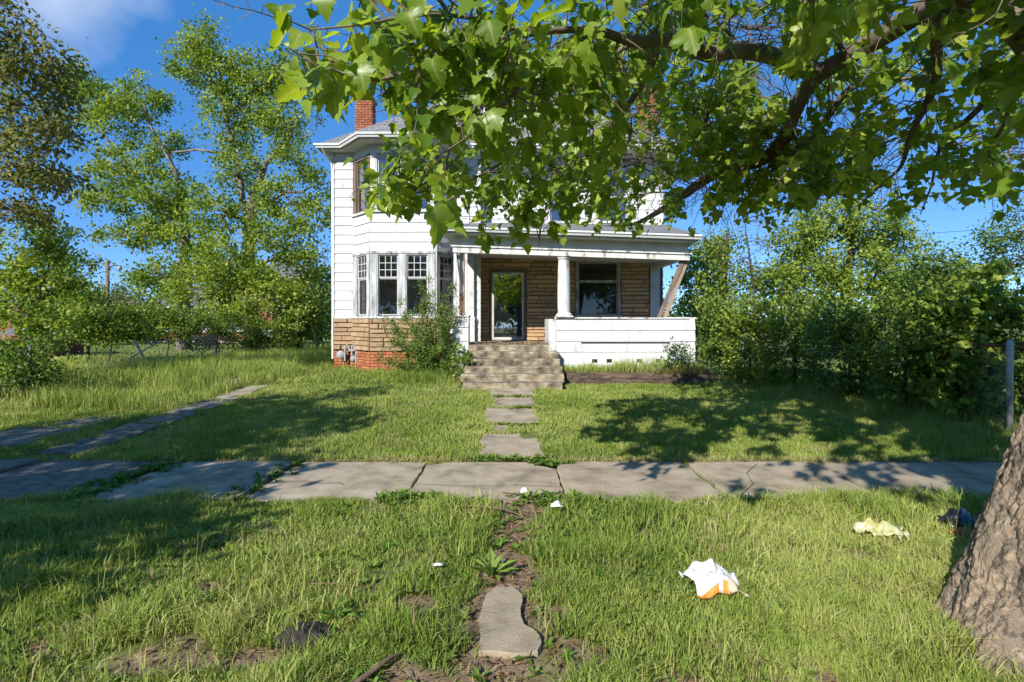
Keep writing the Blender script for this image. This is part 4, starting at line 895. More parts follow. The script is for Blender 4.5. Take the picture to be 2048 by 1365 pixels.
guides = [
    (LA, [.15, .12, .098, .088, .082, .08, .078, .086, .080, .078, .072, .06, .046, .026, .008]),
    (pts_px((1640, 148, 5.5), (1562, 117, 5.3), (1484, 101, 5.0), (1418, 109, 4.7), (1347, 82, 4.4), (1269, 84, 4.1), (1180, 60, 3.7), (1050, 70, 3.3), (900, 110, 3.0), (760, 160, 2.75), (640, 130, 2.6), (575, 95, 2.5)), [.088, .082, .075, .068, .058, .04, .026, .018, .013, .010, .006, .003]),
    (pts_px((1308, 70, 4.25), (1303, 130, 4.5), (1270, 190, 4.9), (1242, 230, 5.2), (1221, 263, 5.5), (1201, 294, 5.7), (1139, 343, 6.0), (1114, 358, 6.2), (1050, 372, 6.4)), [.035, .032, .03, .028, .027, .024, .018, .012, .006]),
    (pts_px((1208, 290, 5.7), (1190, 348, 6.0), (1172, 395, 6.2), (1155, 432, 6.4)), [.018, .014, .010, .005]),
    (pts_px((1139, 343, 6.0), (1060, 322, 5.5), (1016, 321, 5.2), (963, 350, 4.9), (912, 367, 4.6), (840, 385, 4.3), (760, 375, 4.0)), [.014, .013, .012, .011, .009, .006, .003]),
    (pts_px((1180, 60, 3.7), (1110, 150, 3.4), (1060, 165, 3.2), (1000, 215, 2.95), (940, 270, 2.75), (880, 310, 2.65)), [.02, .014, .012, .009, .006, .003]),
    (pts_px((1050, 70, 3.3), (960, 40, 3.0), (850, 30, 2.7), (720, 50, 2.5), (620, 60, 2.4)), [.016, .012, .009, .006, .003]),
    (pts_px((1269, 84, 4.1), (1180, 130, 4.3), (1080, 160, 4.6), (980, 200, 4.9), (880, 240, 5.2), (800, 260, 5.4)), [.02, .016, .012, .009, .006, .003]),
    (pts_px((1114, 358, 6.2), (1096, 400, 5.9), (1085, 440, 5.7), (1076, 500, 5.5)), [.010, .008, .006, .003]),
    (pts_px((1050, 372, 6.4), (1000, 395, 6.2), (960, 430, 5.9), (930, 455, 5.8)), [.008, .006, .005, .003]),
    ([TOP, (3.6, 3.7, 3.6)] + pts_px((1880, -10, 4.1), (1873, 97, 4.5), (1873, 156, 4.8), (1854, 207, 5.1), (1823, 265, 5.6), (1803, 331, 6.0), (1768, 366, 6.4), (1730, 400, 6.8)), [.10, .08, .052, .042, .038, .035, .028, .020, .012, .005]),
    ([TOP, (3.75, 3.5, 3.5)] + pts_px((2075, 40, 4.0), (2037, 129, 4.4), (1983, 191, 4.9), (1932, 242, 5.4), (1893, 269, 5.8), (1873, 320, 6.2), (1862, 374, 6.6), (1840, 430, 7.0)), [.08, .06, .038, .034, .031, .028, .025, .020, .012, .005]),
    ([TOP, (3.55, 3.4, 3.6)] + pts_px((1975, -30, 3.6), (1986, 16, 3.6), (2022, 78, 3.8), (2045, 117, 4.0), (2029, 175, 4.3), (2006, 253, 4.8), (1975, 304, 5.2), (1994, 343, 5.5), (2010, 378, 5.8)), [.08, .055, .036, .033, .030, .026, .021, .016, .011, .007, .004]),
    (pts_px((1552, 308, 6.5), (1593, 300, 6.5), (1640, 253, 6.3), (1690, 187, 6.0), (1737, 164, 5.8), (1796, 160, 5.5), (1850, 150, 5.2)), [.05, .046, .042, .038, .03, .02, .006]),
    (pts_px((1468, 335, 7.1), (1418, 257, 7.0), (1418, 195, 6.9), (1460, 168, 6.8), (1488, 121, 6.7), (1500, 60, 6.6)), [.05, .042, .038, .03, .02, .008]),
    (pts_px((1418, 195, 6.9), (1370, 215, 7.1), (1330, 250, 7.4), (1300, 270, 7.6)), [.02, .014, .010, .004]),
    (pts_px((1538, 331, 6.7), (1573, 351, 7.0), (1604, 390, 7.4), (1560, 420, 7.8), (1480, 440, 8.2)), [.025, .02, .014, .009, .004]),
    (pts_px((1604, 390, 7.4), (1680, 390, 7.6), (1750, 420, 7.8), (1810, 440, 8.0)), [.014, .010, .007, .003]),
    (pts_px((1367, 390, 7.8), (1320, 385, 8.0), (1280, 390, 8.2), (1230, 400, 8.4)), [.016, .013, .009, .004]),
    (pts_px((1484, 101, 5.0), (1440, 50, 5.2), (1380, 20, 5.4), (1300, 10, 5.6)), [.02, .016, .010, .004]),
    (pts_px((1562, 117, 5.3), (1600, 60, 5.6), (1560, 10, 5.9)), [.03, .02, .01]),
    (pts_px((1690, 110, 5.2), (1650, 40, 4.6), (1600, -20, 4.0)), [.03, .02, .01]),
    (pts_px((1823, 265, 5.6), (1760, 290, 6.2), (1700, 320, 6.8), (1640, 340, 7.4)), [.016, .012, .008, .003]),
    (pts_px((1893, 269, 5.8), (1960, 330, 6.4), (2010, 400, 7.0)), [.014, .010, .004]),
    # limbs above the picture, over the camera and the lawn
    ([TOP, (2.9, 2.9, 4.3), (1.8, 2.4, 4.7), (.9, 2.0, 4.7), (.2, 1.8, 4.8)], [.14, .11, .08, .04, .01]),
    ([TOP, (3.9, 3.2, 4.6), (3.6, 2.0, 5.4), (2.8, .8, 5.6), (1.8, -.2, 5.4)], [.14, .11, .08, .05, .02]),
    ([TOP, (4.3, 3.6, 4.4), (5.2, 4.4, 5.2), (6.0, 5.2, 5.6), (6.6, 6.4, 5.8)], [.15, .12, .08, .05, .02]),
    ([TOP, (3.4, 2.2, 4.4), (2.8, 1.0, 4.7), (1.7, .4, 4.6), (.7, .1, 4.5), (.0, -.2, 4.3)], [.12, .10, .08, .05, .03, .01]),
    ([(2.8, 1.0, 4.7), (3.2, .2, 4.6), (3.6, -.4, 4.4), (4.2, -.6, 4.3)], [.05, .04, .025, .01]),
    ([(2.9, 2.9, 4.3), (2.4, 3.6, 4.6), (1.6, 4.3, 4.9), (.8, 4.6, 4.9)], [.07, .05, .03, .01]),
    ([(1.8, 2.4, 4.7), (1.2, 3.1, 4.5), (.4, 3.5, 4.5)], [.05, .035, .01]),
]
GP = []
for gi, (pts, rads) in enumerate(guides):
    q, r = smooth_pts(pts, rads)
    if gi < 24 or True:
        b = MB(); b.tube(q, r, 12 if r[0] > .04 else 7); b.build('limb' if r[0] > .03 else 'branch', M_['limb'], syc, smooth=True)
    for p_, r_ in zip(q, r): GP.append((*p_, r_))
GP = np.array(GP)
# leaf templates: half outline (along the midrib, across), mirrored
def leaf_template(half, mids, curl=.14, fold=.16, twist=0.0):
    pts, tris = [], []
    mid = list(range(len(mids)))
    for u in mids: pts.append((u, 0))
    for sgn in (1, -1):
        idx = [0]
        for (u, v) in half[1:-1]: idx.append(len(pts)); pts.append((u, sgn * v))
        idx.append(len(mids) - 1)
        a = 0
        for i in range(len(idx) - 1):
            um = max(pts[idx[i]][0], 0)
            while a + 1 < len(mids) and mids[a + 1] <= um + .02 and a + 1 < len(mids) - 1:
                tri = (mid[a], idx[i], mid[a + 1]); tris.append(tri if sgn < 0 else tri[::-1]); a += 1
            if len({mid[a], idx[i], idx[i + 1]}) == 3: tri = (mid[a], idx[i], idx[i + 1]); tris.append(tri if sgn < 0 else tri[::-1])
        if a < len(mids) - 2:
            pass
    pts = np.array(pts, float)
    z = fold * np.abs(pts[:, 1]) ** 1.2 - curl * pts[:, 0] ** 2 + twist * pts[:, 0] * pts[:, 1] + .02 * np.sin(pts[:, 1] * 13 + pts[:, 0] * 7)
    return np.concatenate([pts, z[:, None]], 1), np.array(tris)
HALF_HI = [(0, 0), (-.07, .10), (-.10, .24), (.0, .30), (.04, .44), (.15, .46), (.24, .60), (.34, .62), (.36, .50), (.46, .46), (.45, .34), (.50, .27), (.60, .33), (.70, .30), (.74, .20), (.86, .16), (.88, .07), (1.02, 0)]
HALF_LO = [(0, 0), (-.06, .2), (.06, .42), (.33, .60), (.45, .31), (.66, .31), (.80, .16), (1.02, 0)]
TPL_HI = [leaf_template(HALF_HI, [0, .2, .4, .6, .8, 1.02], c, f, w) for c, f, w in ((.10, .30, .2), (.45, .14, -.3), (-.15, .42, .2), (.30, -.2, .35), (.7, .40, .1))]
TPL_LO = [leaf_template(HALF_LO, [0, .33, .66, 1.02], c, f, w) for c, f, w in ((.12, .3, .2), (.5, .15, -.3), (-.1, .4, .2))]
# sprays of leaves
LC, LT, LN, LS, LI = [], [], [], [], []
twb = MB()
def spray(p, d, L, n, size, rg):
    'a drooping twig with n leaves'
    d = unit(np.array(d, float)); k = 5; pts = [np.array(p, float)]; cur = d.copy()
    for i in range(k):
        cur = unit(cur + np.array([0, 0, -.16]) + rg.normal(size=3) * .16); pts.append(pts[-1] + cur * L / k)
    twb.tube(pts, np.linspace(.004, .0016, k + 1), 4, cap=False)
    base_t = rg.normal(.46, .16)
    for i in range(n):
        t = .12 + .88 * (i + rg.random()) / n; x = t * k; a = min(int(x), k - 1); q = pts[a] + (pts[a + 1] - pts[a]) * (x - a)
        side = rg.normal(size=3); side = unit(side - cur * side.dot(cur)); pet = unit(side + cur * .6 + np.array([0, 0, .15])) * rg.uniform(.03, .075)
        q2 = q + pet; twb.tube([q, q2], [.002, .0014], 3, cap=False)
        T = unit(pet / np.linalg.norm(pet) * .8 + np.array([0, 0, -rg.uniform(.1, 1.1)]) + rg.normal(size=3) * .45)
        N = np.array([0, 0, .55]) + unit(pet) * .3 + rg.normal(size=3) * .42 + np.array(sd) * .75
        s = size * (.40 + .95 * (rg.random() ** 1.1)) * (1.0 - .35 * max(0, t - .75) / .25)
        LC.append(q2); LT.append(T); LN.append(N); LS.append(s); LI.append(np.clip(base_t + rg.normal(0, .16) + (.25 if rg.random() < .06 else 0), 0, 1))
rg = np.random.default_rng(21)
def nearest(p): return GP[np.argmin(np.sum((GP[:, :3] - p) ** 2, 1)), :3]
def seed_region(n, xr, yr, Yr, size=.165, ok=None, nl=(5, 9), L=(.35, .7), far=1.7):
    'sprays that start where the limbs can reach them, within the given stretch of the crown'
    c = 0; tries = 0
    while c < n and tries < n * 60:
        tries += 1; x, y, Y = rg.uniform(*xr), rg.uniform(*yr), rg.uniform(*Yr)
        if ok and not ok(x, y, Y): continue
        p = np.array(P(x, y, Y)); g = nearest(p); dd = p - g; dist_ = np.linalg.norm(dd)
        if dist_ > far or (685 < x < 765 and 150 < y < 315) or g[2] < p[2] - .30: continue
        if dist_ > .15: twb.tube(branch_pts(g, p, .10, 5, rg, .06), np.linspace(.007, .0035, 5), 4, cap=False)
        d = unit(dd + rg.normal(size=3) * .5 + np.array([-.15, 0, -.1])) if dist_ > .05 else rand_dirs(1)[0]
        spray(p, d, rg.uniform(*L), int(rg.integers(*nl)), size, rg); c += 1
low_x = [540, 600, 690, 700, 760, 900, 935, 960, 1050, 1110, 1140, 1250, 1320, 1440, 1560, 1700, 1820, 1870, 1950, 2060]
low_y = [130, 190, 215, 190, 290, 300, 330, 400, 440, 440, 420, 420, 425, 445, 430, 410, 430, 350, 390, 430]
def inside(x, y, Y=6): return y + .26 * F / Y < np.interp(x, low_x, low_y)
seed_region(36, (590, 1000), (-90, 165), (2.6, 3.3), .105, inside, (7, 12), (.25, .45))
seed_region(22, (800, 1130), (20, 240), (2.7, 3.5), .105, inside, (7, 12), (.25, .45))
seed_region(95, (620, 1300), (-60, 260), (3.4, 5.2), .10, inside, (7, 13), (.3, .5))
seed_region(56, (780, 1260), (180, 380), (4.6, 6.3), .098, inside, (7, 13), (.3, .5))
seed_region(34, (750, 920), (310, 385), (3.9, 4.6), .115, None, (5, 8), (.2, .35), .55)
seed_region(18, (930, 1130), (330, 420), (5.2, 6.3), .145, None, (5, 8), (.25, .4))
seed_region(6, (1060, 1095), (420, 470), (5.3, 5.8), .14, None, (5, 8), (.2, .35))
seed_region(110, (1130, 1420), (-20, 420), (5.2, 7.6), .10, inside, (8, 14), (.35, .6))
seed_region(210, (1240, 1700), (-20, 430), (6.0, 9.0), .098, inside, (8, 15), (.35, .7))
seed_region(200, (1400, 1860), (150, 430), (6.2, 9.0), .098, inside, (8, 15), (.35, .7))
seed_region(160, (1600, 2060), (-20, 400), (4.6, 7.0), .10, inside, (8, 14), (.35, .6))
seed_region(14, (1600, 2048), (-50, 30), (2.8, 3.6), .15, None, (4, 7), (.2, .35))
seed_region(44, (1280, 1700), (-40, 90), (3.9, 5.2), .13, None, (6, 10), (.3, .5))
seed_region(36, (1200, 1400), (350, 415), (7.8, 8.8), .115, None, (6, 10), (.3, .5))
# along the limbs themselves, in view and above it
for gi, (pts, rads) in enumerate(guides):
    q, r = smooth_pts(pts, rads); hi = gi >= 24
    for i in range(len(q)):
        if r[i] > .055 and not hi: continue
        if rg.random() < (.9 if hi else .30):
            spray(q[i], unit(rg.normal(size=3) + np.array([0, 0, .2])), rg.uniform(.3, .6) * (1.5 if hi else 1), int(rg.integers(5, 10)), .17 if hi else (.14 if q[i][1] < 4.5 else .115), rg)
for _ in range(420):      # the part of the crown above and behind the picture's edge
    g = GP[rg.integers(len(GP) - 160, len(GP))][:3]; p = g + rg.normal(size=3) * np.array([.7, .7, .45])
    if p[2] < EYE + .62 * max(p[1], .5) + .15: continue
    spray(p, rand_dirs(1)[0], .6, 8, .17, rg)
LC, LT, LN, LS, LI = (np.array(a) for a in (LC, LT, LN, LS, LI))
# drop leaves that touch the camera
keep = (LC[:, 1] > 1.9) | (LC[:, 2] > 3.3); keep &= np.linalg.norm(LC - np.array([0, 0, EYE]), axis=1) > 1.6
fx_ = CX + LC[:, 0] / np.maximum(LC[:, 1], .1) * F; fy_ = HY - (LC[:, 2] - EYE) / np.maximum(LC[:, 1], .1) * F; near_ = LC[:, 1] > .5
lo_ = np.interp(fx_, [500, 690, 700, 705, 910, 925, 960, 1050, 1110, 1140, 1250, 1320, 1440, 1560, 1700, 1820, 1880, 1950, 2060], [215, 225, 225, 430, 430, 430, 470, 525, 525, 480, 465, 460, 475, 465, 435, 465, 400, 420, 460])
keep &= ~(near_ & (fy_ > lo_) & (fx_ > 0) & (fx_ < 2100)) & ~(near_ & (fx_ < 772) & (fx_ > 685) & (fy_ > 178) & (fy_ < 312)) & ~(near_ & (fx_ < 686) & (fx_ > 500) & (fy_ > 215)) & ~(near_ & (fx_ < 545) & (fx_ > 0) & (fy_ > -40))
keep &= ~(near_ & (fx_ > 1240) & (fy_ > 30) & (vnoise(fx_, fy_, .011, 61) * .6 + vnoise(fx_, fy_, .027, 62) * .4 > .60))      # gaps between the sprays
th_ = rg.random(len(LC)); keep &= ~(near_ & (fx_ > 1255) & (fx_ < 1335) & (fy_ > 140) & (fy_ < 290) & (th_ < .6)) & ~(near_ & (fx_ > 975) & (fx_ < 1085) & (fy_ > 195) & (fy_ < 265) & (th_ < .45)) & ~(near_ & (fx_ > 1215) & (fx_ < 1330) & (fy_ > 335) & (fy_ < 440) & (th_ < .35))
LC, LT, LN, LS, LI = LC[keep], LT[keep], LN[keep], LS[keep], LI[keep]
twb.build('twigs', M_['limb'], syc)['kind'] = 'stuff'
T, S, N = frames(LT, LN)
px = CX + LC[:, 0] / np.maximum(LC[:, 1], .1) * F; py = HY - (LC[:, 2] - EYE) / np.maximum(LC[:, 1], .1) * F
vis = (LC[:, 1] > .5) & (px > 20) & (px < 2030) & (py > 10) & (py < 700)
score = np.where(vis, LS / np.maximum(LC[:, 1], .1), 0); order = np.argsort(-score); big, rest = order[:300], order[300:]
leaf_src = {}
for vi, (tv, tt) in enumerate(TPL_HI):
    for q in range(5):
        leaf_src[(vi, q)] = np_mesh('leaf', tv, tt, M_['syc_leaf'], {'tint': np.full(len(tv), .14 + .18 * q), 'vein': np.where(np.abs(tv[:, 1]) < 1e-6, 1., 0.)}, True)
for i in big:
    Mx = Matrix.Identity(4)
    for r_ in range(3): Mx[r_][0], Mx[r_][1], Mx[r_][2], Mx[r_][3] = T[i][r_] * LS[i], S[i][r_] * LS[i], N[i][r_] * LS[i], LC[i][r_]
    link('leaf', leaf_src[(int(rg.integers(5)), int(np.clip(LI[i] * 5, 0, 4)))], syc, Mx)
V, T3, TI = [], [], []; off = 0
for vi, (tv, tt) in enumerate(TPL_LO):
    s = rest[vi::len(TPL_LO)]
    v = LC[s][:, None, :] + (T[s][:, None, :] * tv[None, :, 0:1] + S[s][:, None, :] * tv[None, :, 1:2] + N[s][:, None, :] * tv[None, :, 2:3]) * LS[s][:, None, None]
    V.append(v.reshape(-1, 3)); T3.append((tt[None] + (np.arange(len(s)) * len(tv))[:, None, None] + off).reshape(-1, 3)); off += len(s) * len(tv); TI.append(np.repeat(LI[s], len(tv)))
o = link('crown', np_mesh('crown', np.concatenate(V), np.concatenate(T3), M_['syc_leaf'], {'tint': np.concatenate(TI)}, True), syc); o['kind'] = 'stuff'
print('sycamore leaves', len(LC))

# ------------------------------------------------------------------ trees and shrubs around
G = gnd
grow('maple_tree', 'tall maple with a broad sunlit crown, its grey trunk standing behind the vine thickets', 'tree',
     [G(368, 26), P(368, 640, 26), P(365, 560, 26), P(372, 480, 26), P(360, 380, 26), P(330, 290, 26)], [.38, .30, .26, .22, .15, .06],
     lobes_of([(170, 200, 27, 60, 1.6, 55, 26), (235, 230, 26, 60, 1.6, 60, 30), (290, 210, 26, 50, 1.6, 55, 24), (140, 165, 27, 30, 1.0, 35, 10), (335, 300, 26, 35, 1.3, 35, 12), (250, 330, 25, 70, 1.8, 50, 30), (210, 400, 25, 40, 1.4, 35, 14), (320, 390, 25, 70, 1.8, 55, 34), (270, 470, 25, 60, 1.6, 40, 22), (370, 470, 24.5, 70, 1.8, 55, 30), (330, 555, 24.5, 55, 1.5, 40, 22), (400, 560, 24, 50, 1.5, 45, 22)]), None, 'bark_grey', 'maple_leaf', (.10, .17), .8, (.30, .58), 88, .10,
     limbs=[(pts_px((362, 440, 26), (310, 400, 26), (265, 345, 26), (215, 280, 26), (190, 240, 26)), .13, .04), (pts_px((365, 400, 26), (350, 340, 25.5), (300, 250, 25.5), (285, 200, 25.5)), .11, .03)], seed=1)
grow('maple_tree', 'tallest maple, forked pale trunk and open crown beside the left house wall', 'tree',
     [G(505, 23), P(503, 620, 23), P(500, 520, 23), P(497, 440, 23), P(510, 385, 23), P(530, 330, 23)], [.34, .30, .28, .27, .20, .12],
     lobes_of([(410, 85, 23, 45, 1.4, 38, 18), (440, 150, 23, 60, 1.5, 45, 26), (380, 130, 23, 40, 1.2, 35, 14), (520, 150, 23, 55, 1.5, 45, 24), (590, 160, 22.5, 50, 1.4, 60, 24), (480, 210, 23, 70, 1.6, 50, 30), (570, 240, 22.5, 60, 1.4, 50, 24), (455, 270, 23, 45, 1.4, 40, 16), (470, 350, 22.5, 50, 1.4, 40, 20), (600, 340, 22, 55, 1.3, 45, 20), (620, 430, 22, 45, 1.2, 50, 20), (560, 400, 22, 45, 1.3, 40, 16), (440, 430, 22, 50, 1.3, 40, 20), (540, 480, 21.5, 50, 1.3, 45, 22), (460, 520, 21.5, 55, 1.3, 45, 26), (550, 560, 21.5, 55, 1.3, 40, 26), (480, 590, 21.5, 45, 1.2, 35, 18), (610, 520, 22, 40, 1.2, 50, 18)]), None, 'bark_grey', 'maple_leaf', (.09, .15), .8, (.28, .54), 86, .09,
     limbs=[(pts_px((497, 440, 23), (485, 400, 23), (478, 350, 23), (470, 300, 23), (455, 250, 23), (440, 180, 23)), .16, .04), (pts_px((520, 360, 23), (560, 385, 22.6), (605, 385, 22.3), (625, 370, 22)), .09, .03), (pts_px((530, 330, 23), (555, 300, 23), (575, 285, 23), (592, 250, 23), (590, 205, 23)), .11, .03), (pts_px((470, 310, 23), (430, 305, 23), (395, 300, 23), (345, 305, 23)), .08, .03)], seed=2)
grow('boxelder_tree', 'bronze leaved tree reaching in from the left edge of the picture', 'tree',
     [(-13.2, 11.5, .2), (-12.9, 11.5, 2), (-12.4, 11.3, 4), (-11.8, 11.2, 6)], [.24, .2, .15, .08],
     lobes_of([(20, 60, 11, 75, 1.2, 70, 26), (60, 120, 10.8, 60, 1.1, 50, 20), (40, 210, 11, 75, 1.2, 60, 26), (95, 260, 11, 45, 1.0, 40, 14), (30, 320, 11, 80, 1.2, 50, 26), (90, 350, 11, 40, 1.0, 30, 10), (-70, 200, 11.5, 90, 1.4, 150, 30), (20, 420, 11.5, 60, 1.2, 40, 20)]), None, 'bark_dark', 'brown_leaf', (.08, .14), .6, (.2, .4), 46, .06, droop=.5, seed=3)
grow('street_tree', 'leafy street tree standing left of the camera, outside the picture', 'tree',
     [(-9.2, 1.0, -.1), (-9.2, 1.0, 1.5), (-9.1, 1.1, 3.2), (-9.0, 1.2, 5)], [.3, .25, .2, .1],
     [(np.array((-9.0, 1.3, 4.7)), np.array((2.2, 2.2, 1.2)), 70), (np.array((-10.3, .6, 5.0)), np.array((1.6, 1.6, 1.1)), 34), (np.array((-7.6, 1.9, 4.6)), np.array((1.3, 1.3, .8)), 34), (np.array((-8.6, .2, 3.9)), np.array((1.4, 1.2, .6)), 28), (np.array((-8.8, 2.6, 5.5)), np.array((1.6, 1.6, .8)), 24), (np.array((-6.6, -.35, 3.3)), np.array((1.5, 1.1, .4)), 60), (np.array((-8.2, .0, 3.3)), np.array((1.3, 1.0, .5)), 26), (np.array((-9.8, .2, 3.2)), np.array((1.3, 1.2, .6)), 26), (np.array((-6.4, 1.1, 3.5)), np.array((1.0, .6, .35)), 18)], None, 'bark_dark', 'maple_leaf', (.14, .22), .75, (.3, .5), 30, .08, seed=4)
grow('street_tree', 'round crowned tree across the street behind the camera', 'tree',
     [(.7, -16, -.1), (.7, -16, 1.5), (.6, -16, 3.0), (.5, -16, 5)], [.3, .26, .2, .1],
     [(np.array((.5, -16, 5.6)), np.array((2.2, 2.2, 2.2)), 90), (np.array((2.0, -16, 4.2)), np.array((1.6, 1.6, 1.2)), 34), (np.array((-1.0, -16, 4.0)), np.array((1.4, 1.4, 1.1)), 34)], None, 'bark_dark', 'dark_leaf', (.2, .3), .8, (.4, .7), 34, .08, seed=5)
# left: bushes and vines over the fallen fence
grow('shrub', 'tall bright green bush at the left edge of the picture', 'shrub', [G(20, 12), P(40, 700, 12), P(60, 640, 12)], [.05, .04, .03],
     lobes_of([(40, 600, 12, 60, .8, 50, 22), (90, 560, 12.3, 45, .7, 50, 18), (105, 510, 12.5, 28, .5, 35, 9), (30, 680, 11.8, 60, .7, 50, 20), (110, 650, 12.2, 45, .6, 40, 14), (20, 540, 12, 40, .7, 50, 14), (60, 740, 11.4, 55, .5, 35, 12)]), None, 'bark_dark', 'maple_leaf', (.07, .12), .8, (.16, .30), 44, .03, seed=6, stem='stems', tint_hi=.18)
grow('shrub', 'dark bush crowding the leaning fence post at the left edge', 'shrub', [G(40, 10.4), P(50, 760, 10.4), P(60, 720, 10.4)], [.04, .03, .02],
     lobes_of([(20, 760, 10.4, 45, .4, 40, 14), (85, 745, 10.6, 35, .4, 40, 12), (55, 700, 10.6, 50, .4, 30, 12)]), None, 'bark_dark', 'dark_leaf', (.05, .09), .7, (.15, .3), 60, .02, seed=7, stem='stems')
for k, (x, y, Y, rx, rz, lab) in enumerate(((215, 640, 15, 75, 28, 'vine thicket on the fallen fence, nearest the left bush'), (330, 640, 17.5, 70, 24, 'vine thicket over the crossed fence pipes'), (430, 655, 19, 60, 30, 'vine thicket with a bent dark stem, in front of the maple trunks'), (530, 658, 20.5, 60, 34, 'vine thicket at the house end of the fallen fence'))):
    grow('vine_thicket', lab, 'vine', [G(x, Y), P(x + 9, y + 45, Y), P(x - 8, y + 10, Y)], [.022, .022, .015],
         lobes_of([(x - rx * .5, y, Y, rx * .55, .8, rz, 20), (x + rx * .5, y + 3, Y, rx * .55, .8, rz, 20), (x, y - 8, Y, rx * .6, .7, rz * .7, 16), (x + rx * .2, y + 28, Y + .2, rx * .7, .5, 16, 12), (x - rx * .5, y + 30, Y + .1, rx * .4, .4, 16, 8)]), None, 'bark_dark', 'hedge_leaf', (.06, .10), .75, (.2, .38), 62, .03, 'vines on the fallen fence', seed=10 + k, stem='stem', flat=.6)
grow('dark_tree', 'dark blue green tree behind the left bush under the bronze tree', 'tree', [G(120, 30), P(120, 600, 30), P(125, 540, 30)], [.25, .2, .12],
     lobes_of([(60, 500, 30, 60, 1.6, 50, 26), (140, 540, 30, 45, 1.5, 45, 22), (30, 570, 30, 60, 1.5, 50, 22), (160, 590, 30, 40, 1.4, 40, 18), (90, 450, 30, 45, 1.3, 30, 12), (110, 620, 29, 60, 1.4, 35, 20)]), None, 'bark_dark', 'hedge_leaf', (.14, .24), .7, (.35, .7), 44, .08, seed=20)
grow('young_tree', 'thin grey green tree behind the street lamp', 'tree', [G(232, 48), P(232, 610, 48)], [.15, .08],
     lobes_of([(222, 585, 48, 20, 1, 24, 9), (248, 590, 48, 22, 1, 26, 9), (270, 600, 48, 16, 1, 22, 6)]), None, 'bark_dark', 'brown_leaf', (.12, .22), .5, (.5, .9), 34, .05, seed=21)
for k, (x, Y, w, h, lab) in enumerate(((170, 40, 80, 45, 'low bushy green tree beyond the mown lot, left of the lamp post'), (290, 44, 60, 35, 'low bushy green tree beyond the mown lot, right of the lamp post'), (640, 30, 42, 120, 'dark green tree tight against the left house corner'), (600, 24, 36, 50, 'green bush behind the leaning fence post by the house'))):
    top = HY - h
    grow('bushy_tree', lab, 'tree', [G(x, Y), P(x, 640, Y), P(x, 640 - h * .5, Y)], [.15, .12, .06],
         lobes_of([(x - w * .4, 640 - h * .25, Y, w * .5, 1.3, h * .45, 14), (x + w * .4, 640 - h * .2, Y, w * .5, 1.3, h * .45, 14), (x, 640 - h * .6, Y, w * .5, 1.2, h * .4, 14), (x, 660, Y, w * .8, 1, 18, 12)]), None, 'bark_dark', 'dark_leaf' if k != 3 else 'hedge_leaf', (.14, .24), .7, (.4, .8), 46, .06, seed=30 + k, group='bushy trees beyond the fence')
grow('shrub', 'bright green bush between the left edge bush and the fallen pipes', 'shrub', [G(175, 17), P(178, 660, 17), P(172, 620, 17)], [.05, .04, .03],
     lobes_of([(150, 600, 17, 50, .9, 45, 22), (205, 620, 17.5, 50, .9, 35, 20), (120, 640, 16.5, 50, .8, 40, 18), (185, 665, 16.5, 60, .7, 28, 16), (255, 645, 18, 45, .8, 25, 14)]), None, 'bark_dark', 'hedge_leaf', (.07, .12), .75, (.25, .45), 62, .03, seed=8, stem='stems', tint_hi=.12)
grow('young_tree', 'bright low maple sapling filling the gap under the tall maples', 'tree', [G(430, 20.5), P(432, 640, 20.5), P(428, 580, 20.5)], [.07, .06, .04],
     lobes_of([(400, 590, 20.5, 50, .9, 40, 22), (460, 600, 20.5, 50, .9, 40, 22), (520, 600, 20.5, 50, .9, 40, 20), (575, 600, 20.8, 45, .9, 45, 20), (430, 545, 20.5, 45, .9, 35, 16), (345, 600, 20.5, 30, .7, 30, 10)]), None, 'bark_grey', 'maple_leaf', (.09, .14), .8, (.24, .46), 42, .04, seed=9, tint_hi=.15)
# right: trees behind, then the overgrown fence line
grow('locust_tree', 'light green open tree right behind the porch roof end', 'tree', [G(1440, 21), P(1440, 620, 21), P(1450, 540, 21), P(1455, 470, 21)], [.2, .16, .12, .05],
     lobes_of([(1410, 540, 21, 40, 1.2, 40, 18), (1450, 500, 21, 45, 1.2, 40, 18), (1400, 590, 20, 40, 1, 40, 18), (1470, 570, 21, 45, 1.2, 45, 18), (1420, 640, 19, 45, 1, 35, 16)]), None, 'bark_dark', 'hedge_leaf', (.10, .16), .65, (.35, .65), 75, .05, seed=40, tint_hi=.12)
grow('bare_tree', 'thin twiggy tree with few leaves behind the right shrubs', 'tree', [G(1510, 19), P(1508, 600, 19), P(1500, 520, 19), P(1490, 450, 19)], [.06, .05, .035, .015],
     lobes_of([(1490, 440, 19, 40, 1, 35, 26), (1530, 480, 19, 40, 1, 40, 26), (1480, 520, 19, 35, 1, 40, 22)]), None, 'bark_dark', 'bud_leaf', (.05, .09), .5, (.25, .5), 8, .05, seed=41)
grow('ash_tree', 'tall pale green tree over the middle of the right fence line', 'tree', [G(1690, 20), P(1690, 600, 20), P(1700, 520, 20), P(1710, 440, 20)], [.25, .2, .14, .06],
     lobes_of([(1600, 470, 20, 50, 1.3, 45, 24), (1670, 440, 20, 55, 1.3, 40, 26), (1750, 460, 20, 50, 1.3, 45, 24), (1800, 500, 20, 40, 1.2, 45, 18), (1620, 540, 19.5, 60, 1.3, 45, 26), (1710, 530, 19.5, 60, 1.3, 50, 28), (1780, 570, 19.5, 50, 1.2, 45, 22), (1560, 580, 19, 50, 1.2, 45, 22), (1660, 600, 19, 60, 1.2, 40, 22)]), None, 'bark_dark', 'hedge_leaf', (.10, .16), .65, (.35, .65), 85, .06, seed=42, tint_hi=.15)
